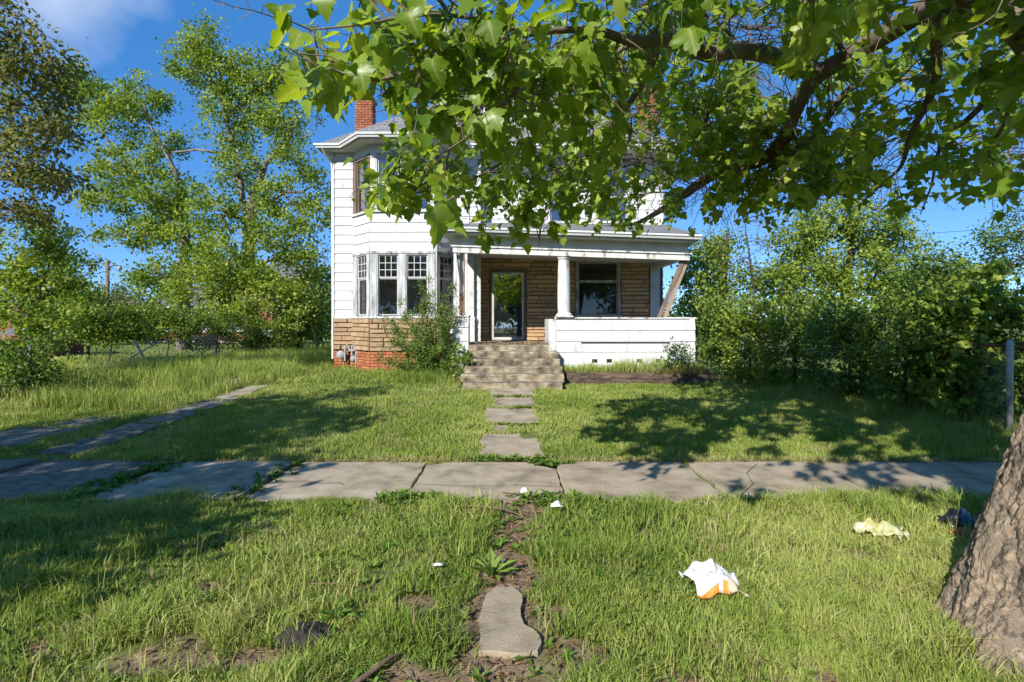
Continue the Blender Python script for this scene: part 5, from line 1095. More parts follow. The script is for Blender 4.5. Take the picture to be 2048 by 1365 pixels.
grow('young_tree', 'slender dark green saplings left of the sunlit vine on the right', 'tree', [G(1860, 15), P(1860, 620, 15), P(1858, 560, 15)], [.08, .07, .03],
     lobes_of([(1855, 535, 15, 28, .7, 28, 12), (1840, 575, 15, 35, .7, 32, 14), (1890, 570, 15, 35, .7, 30, 14), (1870, 620, 14.5, 45, .8, 35, 18), (1920, 550, 15.5, 35, .7, 25, 10)]), None, 'bark_dark', 'dark_leaf', (.08, .13), .6, (.25, .45), 70, .03, seed=43)
grow('hawthorn_tree', 'dark small leaved tree hanging in from the right edge', 'tree', [G(2150, 13), P(2140, 560, 13), P(2110, 460, 13)], [.14, .12, .08],
     lobes_of([(2010, 470, 13, 45, .8, 28, 14), (2040, 520, 13, 50, .8, 35, 16), (1960, 490, 13, 40, .6, 14, 9), (2060, 420, 13, 50, .8, 40, 14), (1990, 545, 13, 45, .7, 25, 12), (2050, 600, 12.5, 45, .8, 40, 14)]), None, 'bark_dark', 'dark_leaf', (.06, .10), .6, (.2, .38), 46, .04, seed=44)
grow('redbud_tree', 'tree with pinkish brown buds behind the limbs at the right edge', 'tree', [G(2200, 19), P(2190, 500, 19), P(2120, 330, 19), P(2060, 230, 19)], [.2, .17, .12, .05],
     lobes_of([(2010, 180, 19, 60, 1.2, 50, 34), (2040, 260, 19, 70, 1.3, 50, 36), (1990, 320, 19, 50, 1.2, 40, 26), (2060, 120, 19, 50, 1.2, 50, 26), (2060, 360, 19, 40, 1, 40, 18)]), None, 'bark_dark', 'bud_leaf', (.07, .12), .5, (.3, .6), 20, .05, seed=45)
fence_shrubs = [(1440, 13.7, 40, 110, 'dark_leaf', 'dark shrub beside the right end of the porch railing'), (1500, 13.0, 55, 110, 'hedge_leaf', 'mid green shrub, second along the right fence from the porch'),
                (1590, 11.9, 75, 120, 'hedge_leaf', 'broad leafy shrub in the middle of the right fence'), (1700, 10.5, 80, 100, 'dark_leaf', 'dark shrub spilling onto the shaded lawn at the right'),
                (1810, 9.4, 80, 120, 'hedge_leaf', 'vine covered shrub left of the grey fence post'), (1920, 8.8, 75, 170, 'hedge_leaf', 'large leaved vine shrub crowding the grey fence post'), (2045, 8.7, 60, 180, 'dark_leaf', 'dark shrub behind the grey fence post at the right edge')]
for k, (x, Y, w, h, lm, lab) in enumerate(fence_shrubs):
    zb = 640 + 1.5 * F / Y; yt_ = 640 - .35 * h
    mid = (zb + yt_) / 2
    grow('shrub', lab, 'shrub', [G(x, Y), P(x, zb - 40, Y), P(x, mid, Y)], [.03, .03, .02],
         lobes_of([(x - w * .45, mid - 10, Y, w * .6, .6, (zb - yt_) * .32, 20), (x + w * .45, mid - 20, Y + .2, w * .6, .6, (zb - yt_) * .34, 20), (x, yt_ + 30, Y, w * .8, .6, 38, 18), (x, zb - 45, Y - .1, w * .9, .5, 38, 16)]), None, 'bark_dark', lm, (.055, .10) if k != 5 else (.10, .17), .75, (.14, .28), 50 if k != 5 else 34, .02, 'shrubs along the right fence', seed=50 + k, stem='stems', tint_hi=.12)
grow('grape_vine', 'sunlit yellow green grape vine above the right fence', 'vine', [G(1930, 10.8), P(1930, 640, 10.8)], [.02, .015],
     lobes_of([(1905, 610, 10.8, 30, .3, 18, 9), (1940, 590, 10.8, 28, .3, 22, 9), (1960, 560, 11, 25, .3, 20, 8)]), None, 'bark_dark', 'hedge_leaf', (.10, .16), .95, (.15, .28), 26, .01, seed=60, stem='stem', tint_hi=.35)
# shrub in front of the bay: stems fan up from one stool
rng = np.random.default_rng(77)
sh = thing('shrub', (-2.1, 13.3, .25), 'wild fan shaped shrub growing in front of the bay window', 'shrub')
b = MB(); C0, T0 = [], []
base = np.array((-2.05, 13.35, .22))
tips = [(770, 655, 13.4), (785, 690, 13.0), (800, 612, 13.4), (822, 640, 13.1), (842, 575, 13.3), (850, 600, 13.6), (868, 590, 13.4), (880, 640, 13.0), (905, 578, 13.4), (898, 610, 13.2), (912, 690, 13.2), (765, 715, 13.0), (830, 690, 12.8), (870, 700, 12.8), (810, 570 + 60, 13.7), (855, 640, 13.8), (790, 730, 12.8), (900, 735, 12.9), (845, 660, 12.9), (778, 640, 13.2), (888, 600, 13.6), (858, 568, 13.5)]
for k, tp_ in enumerate(tips):
    q = np.array(P(*tp_)); st = base + np.array((rng.uniform(-.35, .35), rng.uniform(-.2, .2), 0)); pts = branch_pts(st, q, .07, 10, rng, .06)
    b.tube(pts, np.linspace(.011, .003, 10), 5, cap=False)
    for i in range(2, 10):
        for _ in range(2 if i < 8 else 1):
            e_ = pts[i] + unit(rng.normal(size=3) + np.array([0, 0, .6])) * rng.uniform(.1, .28); tw_ = branch_pts(pts[i], e_, .1, 4, rng)
            b.tube(tw_, np.linspace(.004, .002, 4), 3, cap=False)
            for p_ in tw_:
                for _ in range(12): C0.append(p_ + rng.normal(size=3) * .045)
        for _ in range(9): C0.append(pts[i] + (pts[i] - pts[i - 1]) * rng.random() + rng.normal(size=3) * .03)
b.build('stems', M_['twig'], sh)
C0 = np.array(C0); n_ = len(C0); L_ = rng.uniform(.035, .065, n_); v, t_ = leaf_quads(C0, rand_dirs(n_, .4), rand_dirs(n_, .6), L_, L_ * .55)
o = link('foliage', np_mesh('foliage', v, t_, M_['shrub_leaf'], {'tint': np.repeat(np.clip(rng.normal(.5, .22, n_), 0, 1), 4)}), sh); o['kind'] = 'stuff'
grow('vine', 'bright leafy vine at the left edge of the front steps', 'vine', [(-1.22, 12.9, .2), (-1.2, 12.9, .5)], [.012, .01], lobes_of([(925, 712, 12.9, 20, .25, 16, 8), (918, 735, 12.7, 16, .25, 16, 7), (930, 725, 12.7, 12, .2, 10, 4)]), None, 'twig', 'shrub_leaf', (.06, .10), .85, (.08, .16), 22, .008, seed=71, stem='stem', tint_hi=.15)
grow('weed', 'dark leafy weed at the right end of the planter bed', 'weed', [(4.35, 13.0, .45), (4.4, 13.0, .8)], [.012, .01], lobes_of([(1355, 700, 13, 18, .2, 18, 8), (1365, 725, 12.8, 30, .25, 18, 10)]), None, 'twig', 'dark_leaf', (.06, .11), .5, (.1, .18), 22, .006, seed=72, stem='stem')

# ------------------------------------------------------------------ grass
rng = np.random.default_rng(5)
def scatter(n, x0, x1, y0, y1, power):
    'random spots, thinning out with distance from the street'
    u = rng.random(n); k = 1 - power if abs(power - 1) > 1e-3 else .001
    y = (y0 ** k + u * (y1 ** k - y0 ** k)) ** (1 / k); x = x0 + (x1 - x0) * rng.random(n); return x, y
def fr_ok(x, y, m=1.0): return (np.abs(x) < y * .95 + m)
def blades(x, y, h, w, tint, lean=.35, zoff=0.0, z=None):
    n = len(x); z = gz(x, y) if z is None else z
    a = rng.random(n) * 2 * np.pi; ln = np.abs(rng.normal(0, lean, n)) + .05; dx, dy = np.cos(a) * ln, np.sin(a) * ln
    f = rng.random(n) * 2 * np.pi; sx, sy = np.cos(f) * w * .5, np.sin(f) * w * .5
    p0 = np.stack([x, y, z - .01 + zoff], 1); s = np.stack([sx, sy, np.zeros(n)], 1)
    p1 = p0 + np.stack([dx * h * .35, dy * h * .35, h * .58], 1); p2 = p0 + np.stack([dx * h * 1.05, dy * h * 1.05, h * (1 - .25 * ln)], 1)
    v = np.stack([p0 - s, p0 + s, p1 - s * .8, p1 + s * .8, p2], 1).reshape(-1, 3); b = (np.arange(n) * 5)[:, None]
    t = np.concatenate([b + np.array([0, 1, 3]), b + np.array([0, 3, 2]), b + np.array([2, 3, 4])], 1).reshape(-1, 3)
    tip = np.tile(np.array([0, 0, .75, .75, 1.]), n); return v, t, np.repeat(tint, 5), tip
def on_paving(x, y):
    m = np.zeros(len(x), bool); ed = (vnoise(x, y, 3, 21) - .5) * .16 + (vnoise(x, y, 9, 22) - .5) * .10
    w = (y > YW0 + ed * 1.1 + .01) & (y < YW1 + ed * .6 - .02)
    jx = (x - J0) / JL; fj = np.abs(jx - np.round(jx)) * JL; kj = np.round(jx)
    gapw = np.select([kj == -3, kj == -2, kj == -1, kj == 3, kj == 2, kj == -4], [.17, .13, .05, .10, .02, .10], .008) + ed * .25
    skew = np.where(kj <= -2, -(YW1 - y) * .10, 0)
    fj = np.abs(x - (J0 + kj * JL) - skew)
    gapw = np.where((kj == 0) | (kj == 1), np.where((y > 6.35) | (y < 5.36), .14, -.1), gapw)
    m |= w & ~(fj < gapw)
    for (y0, y1), (xa, xb) in zip(WALK, [(-.44, .40), (-.34, -.04), (-.46, .44), (-.40, .42), (-.46, .46)]):
        m |= (x > xa + ed * .7 + .05) & (x < xb + ed * .7 - .05) & (y > y0 + ed * .5 + .05) & (y < y1 + ed * .5 - .04)
    for (xa, xb, y0, y1) in ((-5.95, -5.42, 6.95, 8.62), (-5.9, -5.38, 8.7, 10.4), (-5.82, -5.40, 10.5, 12.2), (-7.45, -6.48, 7.25, 8.25), (-7.1, -6.5, 8.4, 8.95), (-6.8, -6.2, 12.2, 13.4)):
        m |= (x > xa + ed * 2 + .03) & (x < xb + ed * 2 - .03) & (y > y0 + ed * 1.5) & (y < y1 + ed * 1.5)
    m |= (x > -.16 + ed * .5) & (x < .13 - .08 * (y > 3.0) + ed * .5) & (y > 2.78) & (y < 3.45)
    m |= (x > XL) & (x < 4.5) & (y > 15.75); m |= (x > -4.4) & (x < -1.7) & (y > 15.1); m |= (x > PX0 - .1) & (x < PX1 + .1) & (y > 11.85); m |= (x > 1.1) & (x < 4.6) & (y > 12.56) & (y < 16); m |= (x > -1.5) & (x < 4.5) & (y > 13.5)
    return m
parts = []
def add_grass(n, x0, x1, y0, y1, power, hfun, dens=None, wscale=1.0, lean=.35, tmean=.42):
    x, y = scatter(n, x0, x1, y0, y1, power); k = fr_ok(x, y) & ~on_paving(x, y); x, y = x[k], y[k]
    pm = path_mask(x, y); cl = vnoise(x, y, 2.6, 31) * .6 + vnoise(x, y, 9, 32) * .4
    keep_ = rng.random(len(x)) > np.clip(pm * 1.15 + np.clip(np.where(y < 5.3, .50, .46) - cl, 0, 1) * 2.4, 0, .985)
    if dens is not None: keep_ &= rng.random(len(x)) < dens(x, y)
    x, y = x[keep_], y[keep_]; n_ = len(x)
    h = hfun(x, y) * rng.uniform(.5, 1.25, n_) * (.65 + .75 * vnoise(x, y, 3.3, 33))
    w = (.0026 + .00085 * y) * rng.uniform(.7, 1.4, n_) * wscale
    ti = tmean + (vnoise(x, y, .8, 34) - .5) * .60 + (vnoise(x, y, 4, 35) - .5) * .35 + rng.normal(0, .17, n_); st = rng.random(n_) < (.03 + .22 * sstep(.62, .85, vnoise(x, y, 2.9, 36)) + .25 * pm[keep_]); ti = np.where(st, rng.uniform(.9, 1, n_), np.clip(ti, 0, .88))
    parts.append(blades(x, y, h, w, ti, lean))
add_grass(400000, -7.5, 7.5, 2.2, 5.35, 1.05, lambda x, y: .055 + .035 * vnoise(x, y, 1.1, 40) + .07 * sstep(.6, .8, vnoise(x, y, 2.1, 41)) + .04 * sstep(1.0, 2.4, x), wscale=1.25, lean=.65, tmean=.52)
add_grass(26000, -7.5, 7.5, 2.3, 5.3, 1.0, lambda x, y: .16 + 0 * x, lambda x, y: sstep(.45, .75, vnoise(x, y, 1.6, 42)), 1.5, .55, .6)
add_grass(420000, -13.5, 9.5, 6.5, 13.4, 1.1, lambda x, y: .06 + .03 * vnoise(x, y, 1.0, 43) + .10 * sstep(-5.6, -7.5, x) * sstep(8.5, 10.5, y) * vnoise(x, y, .8, 46) + .10 * sstep(5, 6.4, x), lean=.45, tmean=.5)
add_grass(90000, -16, 0, 12.5, 20, 1.0, lambda x, y: .12 + .20 * sstep(-5.0, -6.4, x) * sstep(-10.5, -9.3, x) + .05, lean=.4, tmean=.5)
add_grass(30000, -11.5, -5.6, 9.5, 19, 1.0, lambda x, y: .16 + .24 * sstep(.4, .75, vnoise(x, y, .7, 45)), lambda x, y: .2 + .7 * vnoise(x, y, .9, 44), 1.0, .4, .52)
add_grass(30000, 4.6, 9.5, 7, 15, 1.0, lambda x, y: .28 + 0 * x, lambda x, y: sstep(5.2, 6.6, x + (13 - y) * -.12), 1.0, .4, .35)
add_grass(60000, -40, -6, 19, 42, 1.0, lambda x, y: .08 + .2 * sstep(-10.5, -9.5, x), None, 1.2, .35, .5)
add_grass(9000, -2.6, -1.0, 12.6, 14.6, 1.0, lambda x, y: .25 + 0 * x, None, .8, .4, .45)
x, y = rng.uniform(-4.3, 7, 9000), YW1 + np.abs(rng.normal(0, .09, 9000)) - .03; k = fr_ok(x, y) & (vnoise(x, y, 2.0, 47) > .35) & ~((x > -.5) & (x < .5)); x, y = x[k], y[k]      # dry grass along the far edge of the sidewalk
parts.append(blades(x, y, rng.uniform(.03, .10, len(x)), rng.uniform(.006, .011, len(x)), rng.uniform(.88, 1, len(x)), .9))
# tall seed stems in the near verge
x, y = rng.uniform(-4, 4.5, 900), rng.uniform(2.5, 5.2, 900); k = (path_mask(x, y) < .3) & (vnoise(x, y, 1.2, 50) > .45); x, y = x[k], y[k]
parts.append(blades(x, y, rng.uniform(.18, .36, len(x)), np.full(len(x), .004), rng.uniform(.5, .97, len(x)), .25))
# planter weeds
x, y = rng.uniform(1.2, 4.5, 2600), rng.uniform(12.72, 13.4, 2600)
parts.append(blades(x, y, rng.uniform(.1, .38, 2600) * (.4 + vnoise(x, y, 2.5, 51)), rng.uniform(.008, .016, 2600), rng.uniform(.2, .8, 2600), .35, z=np.full(2600, .47)))
x, y = rng.uniform(3.2, 4.6, 500), rng.uniform(12.56, 12.68, 500)      # straw hanging over the timbers
parts.append(blades(x, y, rng.uniform(.1, .25, 500), np.full(500, .010), rng.uniform(.9, 1, 500), 1.6, z=np.full(500, .50)))
off = 0; V, T_, A1_, A2_ = [], [], [], []
for (v, t, a, b) in parts: V.append(v); T_.append(t + off); off += len(v); A1_.append(a); A2_.append(b)
V = np.concatenate(V); T_ = np.concatenate(T_)
tag(link('grass', np_mesh('grass', V, T_, M_['grass'], {'tint': np.concatenate(A1_), 'tip': np.concatenate(A2_)})), 'uneven unmown grass of the lawn and verge', kind='stuff'); print('grass tris', len(T_))

# broad leaved weeds low in the grass and along the joints
C0, T0, N0, L0 = [], [], [], []
spots = []
for _ in range(1400): spots.append((rng.uniform(-4.5, 4.5), rng.uniform(2.4, 5.2), rng.uniform(.03, .075)))
for _ in range(70): spots.append((rng.uniform(-.5, .5), 6.72 + rng.normal() * .06, rng.uniform(.05, .09)))
for _ in range(36): spots.append((.50 + rng.normal() * .12, 6.52 + rng.normal() * .05, rng.uniform(.05, .08)))
for _ in range(60): spots.append((-1.0 + rng.normal() * .12, 5.24 + rng.normal() * .05, rng.uniform(.06, .10)))
for _ in range(60): spots.append((.45 + rng.normal() * .22, 5.20 + rng.normal() * .06, rng.uniform(.06, .10)))
for _ in range(40): spots.append((rng.uniform(-.2, .4), 8.5 + rng.normal() * .06, rng.uniform(.05, .09)))
for _ in range(30): spots.append((rng.uniform(-.4, .4), 9.79 + rng.normal() * .05, rng.uniform(.05, .09)))
for _ in range(30): spots.append((rng.uniform(-.4, .4), 10.9 + rng.normal() * .05, rng.uniform(.05, .09)))
for _ in range(110):
    t = rng.random(); spots.append((-4.05 + .12 * rng.normal() - (1 - t) * .16, YW0 + t * 1.4, rng.uniform(.05, .09)))
for _ in range(80):
    t = rng.random(); spots.append((-2.58 + .07 * rng.normal() - (1 - t) * .1, YW0 + t * 1.4, rng.uniform(.05, .08)))
for _ in range(200): spots.append((rng.uniform(-1.2, .8), 4.0 + rng.uniform(0, 1.1), rng.uniform(.04, .07)))
for (x, y, s) in spots:
    if path_mask(np.array([x]), np.array([y]))[0] > .8 and rng.random() < .7 and y < 5: continue
    m = int(rng.integers(6, 12)); a = rng.random(m) * 2 * np.pi; el = rng.uniform(.1, .9, m); z = float(gz(x, y)) + .01 + (.03 if YW0 < y < YW1 else 0)
    for q in range(m): C0.append((x, y, z)); T0.append((math.cos(a[q]) * math.cos(el[q]), math.sin(a[q]) * math.cos(el[q]), math.sin(el[q]))); N0.append((-math.cos(a[q]) * .4 + rng.normal() * .2, -math.sin(a[q]) * .4 + rng.normal() * .2, 1)); L0.append(s * rng.uniform(.6, 1.3))
C0, T0, N0, L0 = map(np.array, (C0, T0, N0, L0)); v, t_ = leaf_quads(C0, T0, N0, L0, L0 * .38)
tag(link('ground_weeds', np_mesh('ground_weeds', v, t_, M_['weed_leaf'], {'tint': np.repeat(np.clip(rng.normal(.5, .22, len(C0)), 0, 1), 4)})), 'small broad leaved weeds in the verge and slab joints', kind='stuff')
# dead leaves, straw and chips on the worn soil
n_ = 36000; x, y = rng.uniform(-4, 4, n_), rng.uniform(2.3, 6.8, n_); pmk = path_mask(x, y); k = rng.random(n_) < pmk * .75 + .03 + .10 * (y < 3.9) * sstep(.4, .7, vnoise(x, y, 1.3, 55)); k &= ~((y > YW0 + .1) & (y < YW1 - .05)) & ~((x > -.18) & (x < .13 - .1 * (y > 3.1)) & (y > 2.76) & (y < 3.5)); x, y = x[k], y[k]; n_ = len(x)
C0 = np.stack([x, y, gz(x, y) + rng.uniform(.004, .02, n_)], 1); T0 = rng.normal(size=(n_, 3)); T0[:, 2] *= .2; N0 = rng.normal(size=(n_, 3)) * .3; N0[:, 2] += 1
straw = rng.random(n_) < .55; L0 = np.where(straw, rng.uniform(.04, .12, n_), rng.uniform(.015, .05, n_)); W0 = np.where(straw, .0035, L0 * .7); v, t_ = leaf_quads(C0, T0, N0, L0, W0)
tag(link('leaf_litter', np_mesh('leaf_litter', v, t_, M_['dead_leaf'], {'tint': np.repeat(np.where(straw, rng.uniform(.6, 1, n_), rng.uniform(0, .75, n_)), 4)})), 'dry leaves and straw on the bare soil', kind='stuff')
# plaster chips along the porch edge
n_ = 260; x, y = rng.uniform(PX0 + .05, PX1 - .05, n_), PYF + rng.uniform(.03, .5, n_); C0 = np.stack([x, y, np.full(n_, ZFL + .008) + rng.uniform(0, .03, n_)], 1); L0 = rng.uniform(.02, .08, n_); v, t_ = leaf_quads(C0, rand_dirs(n_), rand_dirs(n_, .8), L0, L0 * .6)
tag(link('debris', np_mesh('debris', v, t_, M_['dead_leaf'], {'tint': np.repeat(rng.uniform(0, 1, n_), 4)})), 'leaf and plaster debris along the porch floor edge', kind='stuff')

# single plants and small things on the ground
def rosette(name, lab, c, n, L, W, el, m, tint):
    C = np.tile(np.array(c, float), (n, 1)); a = rng.random(n) * 2 * np.pi; e_ = rng.uniform(*el, n); T = np.stack([np.cos(a) * np.cos(e_), np.sin(a) * np.cos(e_), np.sin(e_)], 1); N = np.stack([-np.cos(a) * .5, -np.sin(a) * .5, np.ones(n)], 1); Ls = L * rng.uniform(.6, 1.2, n)
    Tn, S, Nn = frames(T, N); tv = np.array([(0, 0, 0), (.18, .25, .02), (.25, .6, .05), (.33, .3, .03), (.45, .9, .06), (.55, .45, .02), (.68, 1.0, .0), (.8, .5, -.05), (1, 0, -.14)]); full = np.concatenate([tv, tv[1:-1] * np.array([1, -1, 1])]); full[:, 1] *= W / L * .5
    tris = [(0, 1, 8), (1, 2, 3), (1, 3, 8), (3, 4, 5), (3, 5, 8), (5, 6, 7), (5, 7, 8)]; tris += [tuple((q + 8 if 0 < q < 8 else q) for q in (a_, c_, b_)) for a_, b_, c_ in tris]
    v = C[:, None] + (Tn[:, None] * full[None, :, :1] + S[:, None] * full[None, :, 1:2] + Nn[:, None] * full[None, :, 2:]) * Ls[:, None, None]
    o = link(name, np_mesh(name, v.reshape(-1, 3), (np.array(tris)[None] + (np.arange(n) * 16)[:, None, None]).reshape(-1, 3), M_[m], {'tint': np.full(n * 16, tint)})); tag(o, lab, 'weed'); return o
rosette('dandelion', 'bright dandelion rosette beside the half buried slab', (-.13, 3.66, .02), 22, .17, .05, (.25, 1.1), 'weed_leaf', .8)
rosette('dandelion', 'dark broad leaved rosette beside the soil mound', (-1.0, 3.16, .02), 12, .13, .05, (.1, .7), 'weed_leaf', .35)
b = MB(); g = []
for i in range(13):
    row = []
    for j in range(24):
        rr_ = i / 12; a = 2 * math.pi * j / 24; x_, y_ = -1.12 + .17 * rr_ * math.cos(a), 2.96 + .13 * rr_ * math.sin(a); row.append((x_, y_, .005 + .07 * (1 - rr_ ** 2) + .028 * mnoise.noise(Vector((x_ * 16, y_ * 16, 0))) + .012 * mnoise.noise(Vector((x_ * 45, y_ * 45, 1)))))
    g.append(row)
for i in range(12):
    for j in range(24): b.add([g[i][j], g[i + 1][j], g[i + 1][(j + 1) % 24], g[i][(j + 1) % 24]], [(0, 1, 2, 3)])
M_['soil'] = mat('dark crumbled soil', [(.02, .017, .015), (.06, .048, .04)], 30, .95, .9, 60)
tag(b.build('soil_mound', M_['soil'], smooth=True), 'small mound of dark crumbled soil in the near grass', 'soil')
def stick(lab, pts, r):
    q, rr2 = smooth_pts(pts, np.linspace(r, r * .4, len(pts)), 3); o = MB().tube(q, rr2, 6).build('stick', M_['twig'], smooth=True); tag(o, lab, 'stick')
stick('long thin bent stick lying at the near sidewalk edge', [(-.42, 4.9, .06), (-.2, 4.82, .08), (.0, 4.72, .075), (.18, 4.52, .05), (.3, 4.45, .04)], .007)
stick('short straight twig lying on the sidewalk', [(-.10, 5.40, .03), (.1, 5.31, .03), (.22, 5.27, .035)], .005)
stick('thick dark stick lying in the bare soil, bottom left of the buried slab', [(-.78, 2.50, .02), (-.68, 2.6, .045), (-.6, 2.72, .05), (-.56, 2.78, .03)], .018)
stick('crooked brown stick standing in the grass left of the buried slab', [(-.55, 2.9, .01), (-.52, 2.93, .10), (-.53, 2.98, .18), (-.47, 3.0, .25)], .008)
stick('pale straw coloured stalk lying in the left verge', [(-1.25, 3.42, .08), (-1.1, 3.4, .09), (-.9, 3.38, .08)], .004)
b = MB().lathe((-9.0, 10.75, .1), [(.27, -.1), (.30, .05), (.26, .14), (.16, .20), (.03, .22)], 14); vv = [(x_ + .06 * mnoise.noise(Vector((x_ * 4, y_ * 4, z_ * 4))), y_ * 1, z_ + .04 * mnoise.noise(Vector((x_ * 5, y_ * 5, 3)))) for x_, y_, z_ in b.v]; b.v = vv
tag(b.build('boulder', M_['rock'], smooth=True), 'round grey boulder in the grass near the left fence post', 'rock')

# litter
def crumple(c, w, d, h, n=16, seed=0, cols=None, rot=0.0, fold=1.0, freq=3.2):
    b = MB(); r = random.Random(seed); g = []
    for j in range(n + 1):
        row = []
        for i in range(n + 1):
            u, v = i / n - .5, j / n - .5; q = Vector((u * freq + seed, v * freq, seed * 1.7))
            z = h * (max(0, 1 - (u * u + v * v) * 3.2)) * (.65 + .6 * mnoise.noise(q)) + abs(mnoise.noise(q * 1.9)) * h * .5 * fold + .012
            ex = 1 + .22 * mnoise.noise(Vector((math.atan2(v, u) * 1.6, seed, 0))); x_, y_ = u * w * ex + .02 * mnoise.noise(q * 2), v * d * ex + .02 * mnoise.noise(q * 2 + Vector((5, 5, 5)))
            row.append((c[0] + x_ * math.cos(rot) - y_ * math.sin(rot), c[1] + x_ * math.sin(rot) + y_ * math.cos(rot), c[2] + z))
        g.append(row)
    b.v = [p for row in g for p in row]; w1 = n + 1
    for j in range(n):
        for i in range(n): b.f.append((j * w1 + i, j * w1 + i + 1, (j + 1) * w1 + i + 1, (j + 1) * w1 + i)); b.m.append(cols(i / n, j / n) if cols else 0)
    return b
def litter(name, b, mats, lab, cat):
    o = b.build(name, mats, smooth=True); s = o.modifiers.new('thickness', 'SOLIDIFY'); s.thickness = .002; return tag(o, lab, cat)
c = P(1432, 1188, 3.42)
litter('paper_bag', crumple((c.x, 3.48, .03), .31, .33, .15, 20, 3, lambda u, v: 1 if (v < .07 and u < .36) or (v < .08 and .46 < u < .58) else (2 if v < .30 and u > .55 else 0), .1, 1.1, 2.1), [M_['paper'], M_['orange'], M_['pinkpaper']], 'crumpled white paper bag with orange print on the grass', 'paper bag')
litter('plastic_bag', crumple((2.86, 4.27, .05), .34, .18, .08, 18, 8, None, -.35, 2.4, 3.4), [M_['yellowbag']], 'crumpled pale yellow plastic bag on the grass near the trunk', 'plastic bag')
litter('trash_bag', crumple((3.66, 4.46, .05), .32, .18, .10, 16, 11, None, .1, 1.5, 2.6), [M_['blackbag']], 'crumpled black plastic bag beside the sycamore trunk', 'plastic bag')
litter('paper_scrap', crumple((3.50, 4.27, .05), .17, .12, .06, 8, 15, None, .3), [M_['redleaf']], 'red brown torn paper beside the sycamore trunk', 'paper')
litter('paper_scrap', crumple((.12, 5.36, .03), .075, .08, .06, 8, 17), [M_['paper']], 'crumpled white tissue at the sidewalk edge', 'paper')
litter('paper_scrap', crumple((.385, 4.78, .09), .10, .07, .05, 8, 19), [M_['paper']], 'crumpled white tissue in the grass right of the worn path', 'paper')
litter('paper_scrap', crumple((-.50, 3.72, .05), .07, .03, .02, 6, 23), [M_['paper']], 'small white paper scrap in the grass left of the dandelion', 'paper')

# ------------------------------------------------------------------ fences
def chain_mesh(p, q, h, parent, s=.075, r=.0022, sagz=0.0):
    'diamond wire mesh between two ground points'
    p, q = Vector(p), Vector(q); L = (q - p).length; d = (q - p) / L; b = MB(); n = int((L + h) / s)
    for k in range(-int(h / s), int(L / s) + 1):
        for sg in (1, -1):
            u0, u1 = k * s, k * s + h; z0, z1 = (0, h) if sg > 0 else (h, 0); a0, a1 = max(0, -u0 / (u1 - u0)), min(1, (L - u0) / (u1 - u0))
            if a1 <= a0: continue
            pa = p + d * (u0 + (u1 - u0) * a0) + Vector((0, 0, z0 + (z1 - z0) * a0)); pb = p + d * (u0 + (u1 - u0) * a1) + Vector((0, 0, z0 + (z1 - z0) * a1))
            b.tube([pa, pb], r, 3, cap=False)
    return b.build('wire_mesh', M_['galv'], parent)
rf = thing('chain_link_fence', (7.06, 8, 0), 'old chain link fence with a grey post, buried in the right shrubs', 'fence')
for y in (7.8, 10.8, 13.8, 16.8):
    MB().tube([(7.06, y, -.1), (7.06, y, 1.40), (7.06, y, 1.44)], [.042, .042, .02], 10).build('post', M_['galv'], rf, smooth=True)
for y in (7.8, 10.8, 13.8):
    MB().tube([(7.06, y, 1.34), (7.06, y + 3, 1.34 + .03)], .022, 8).build('top_rail', M_['rust'], rf, smooth=True)
    chain_mesh((7.09, y, .05), (7.09, y + 3, .1), 1.25, rf)
lf = thing('chain_link_fence', (-9.6, 11, .1), 'collapsed chain link fence with fallen pipes along the left lot line', 'fence')
def pole(name, a, b_, r, m='galv'): MB().tube([a, b_], r, 8).build(name, M_[m], lf, smooth=True)
pole('post', P(58, 808, 10.8), P(60, 690, 10.8), .035); pole('post', P(50, 808, 10.9), P(47, 745, 10.9), .02)
pole('post', P(303, 745, 16), P(262, 668, 16.4), .032); pole('top_rail', P(188, 758, 15.0), P(312, 688, 16.5), .022)
pole('post', P(634, 697, 24), P(622, 650, 24), .04); pole('top_rail', P(575, 641, 24), P(652, 641, 24.2), .025); pole('post', P(563, 695, 22), P(563, 662, 22), .03)
chain_mesh((-9.6, 12.5, .2), (-9.7, 16.5, .2), .9, lf, .09, .002); chain_mesh((-9.7, 16.6, .25), (-9.9, 22, .25), 1.0, lf, .11, .0025)

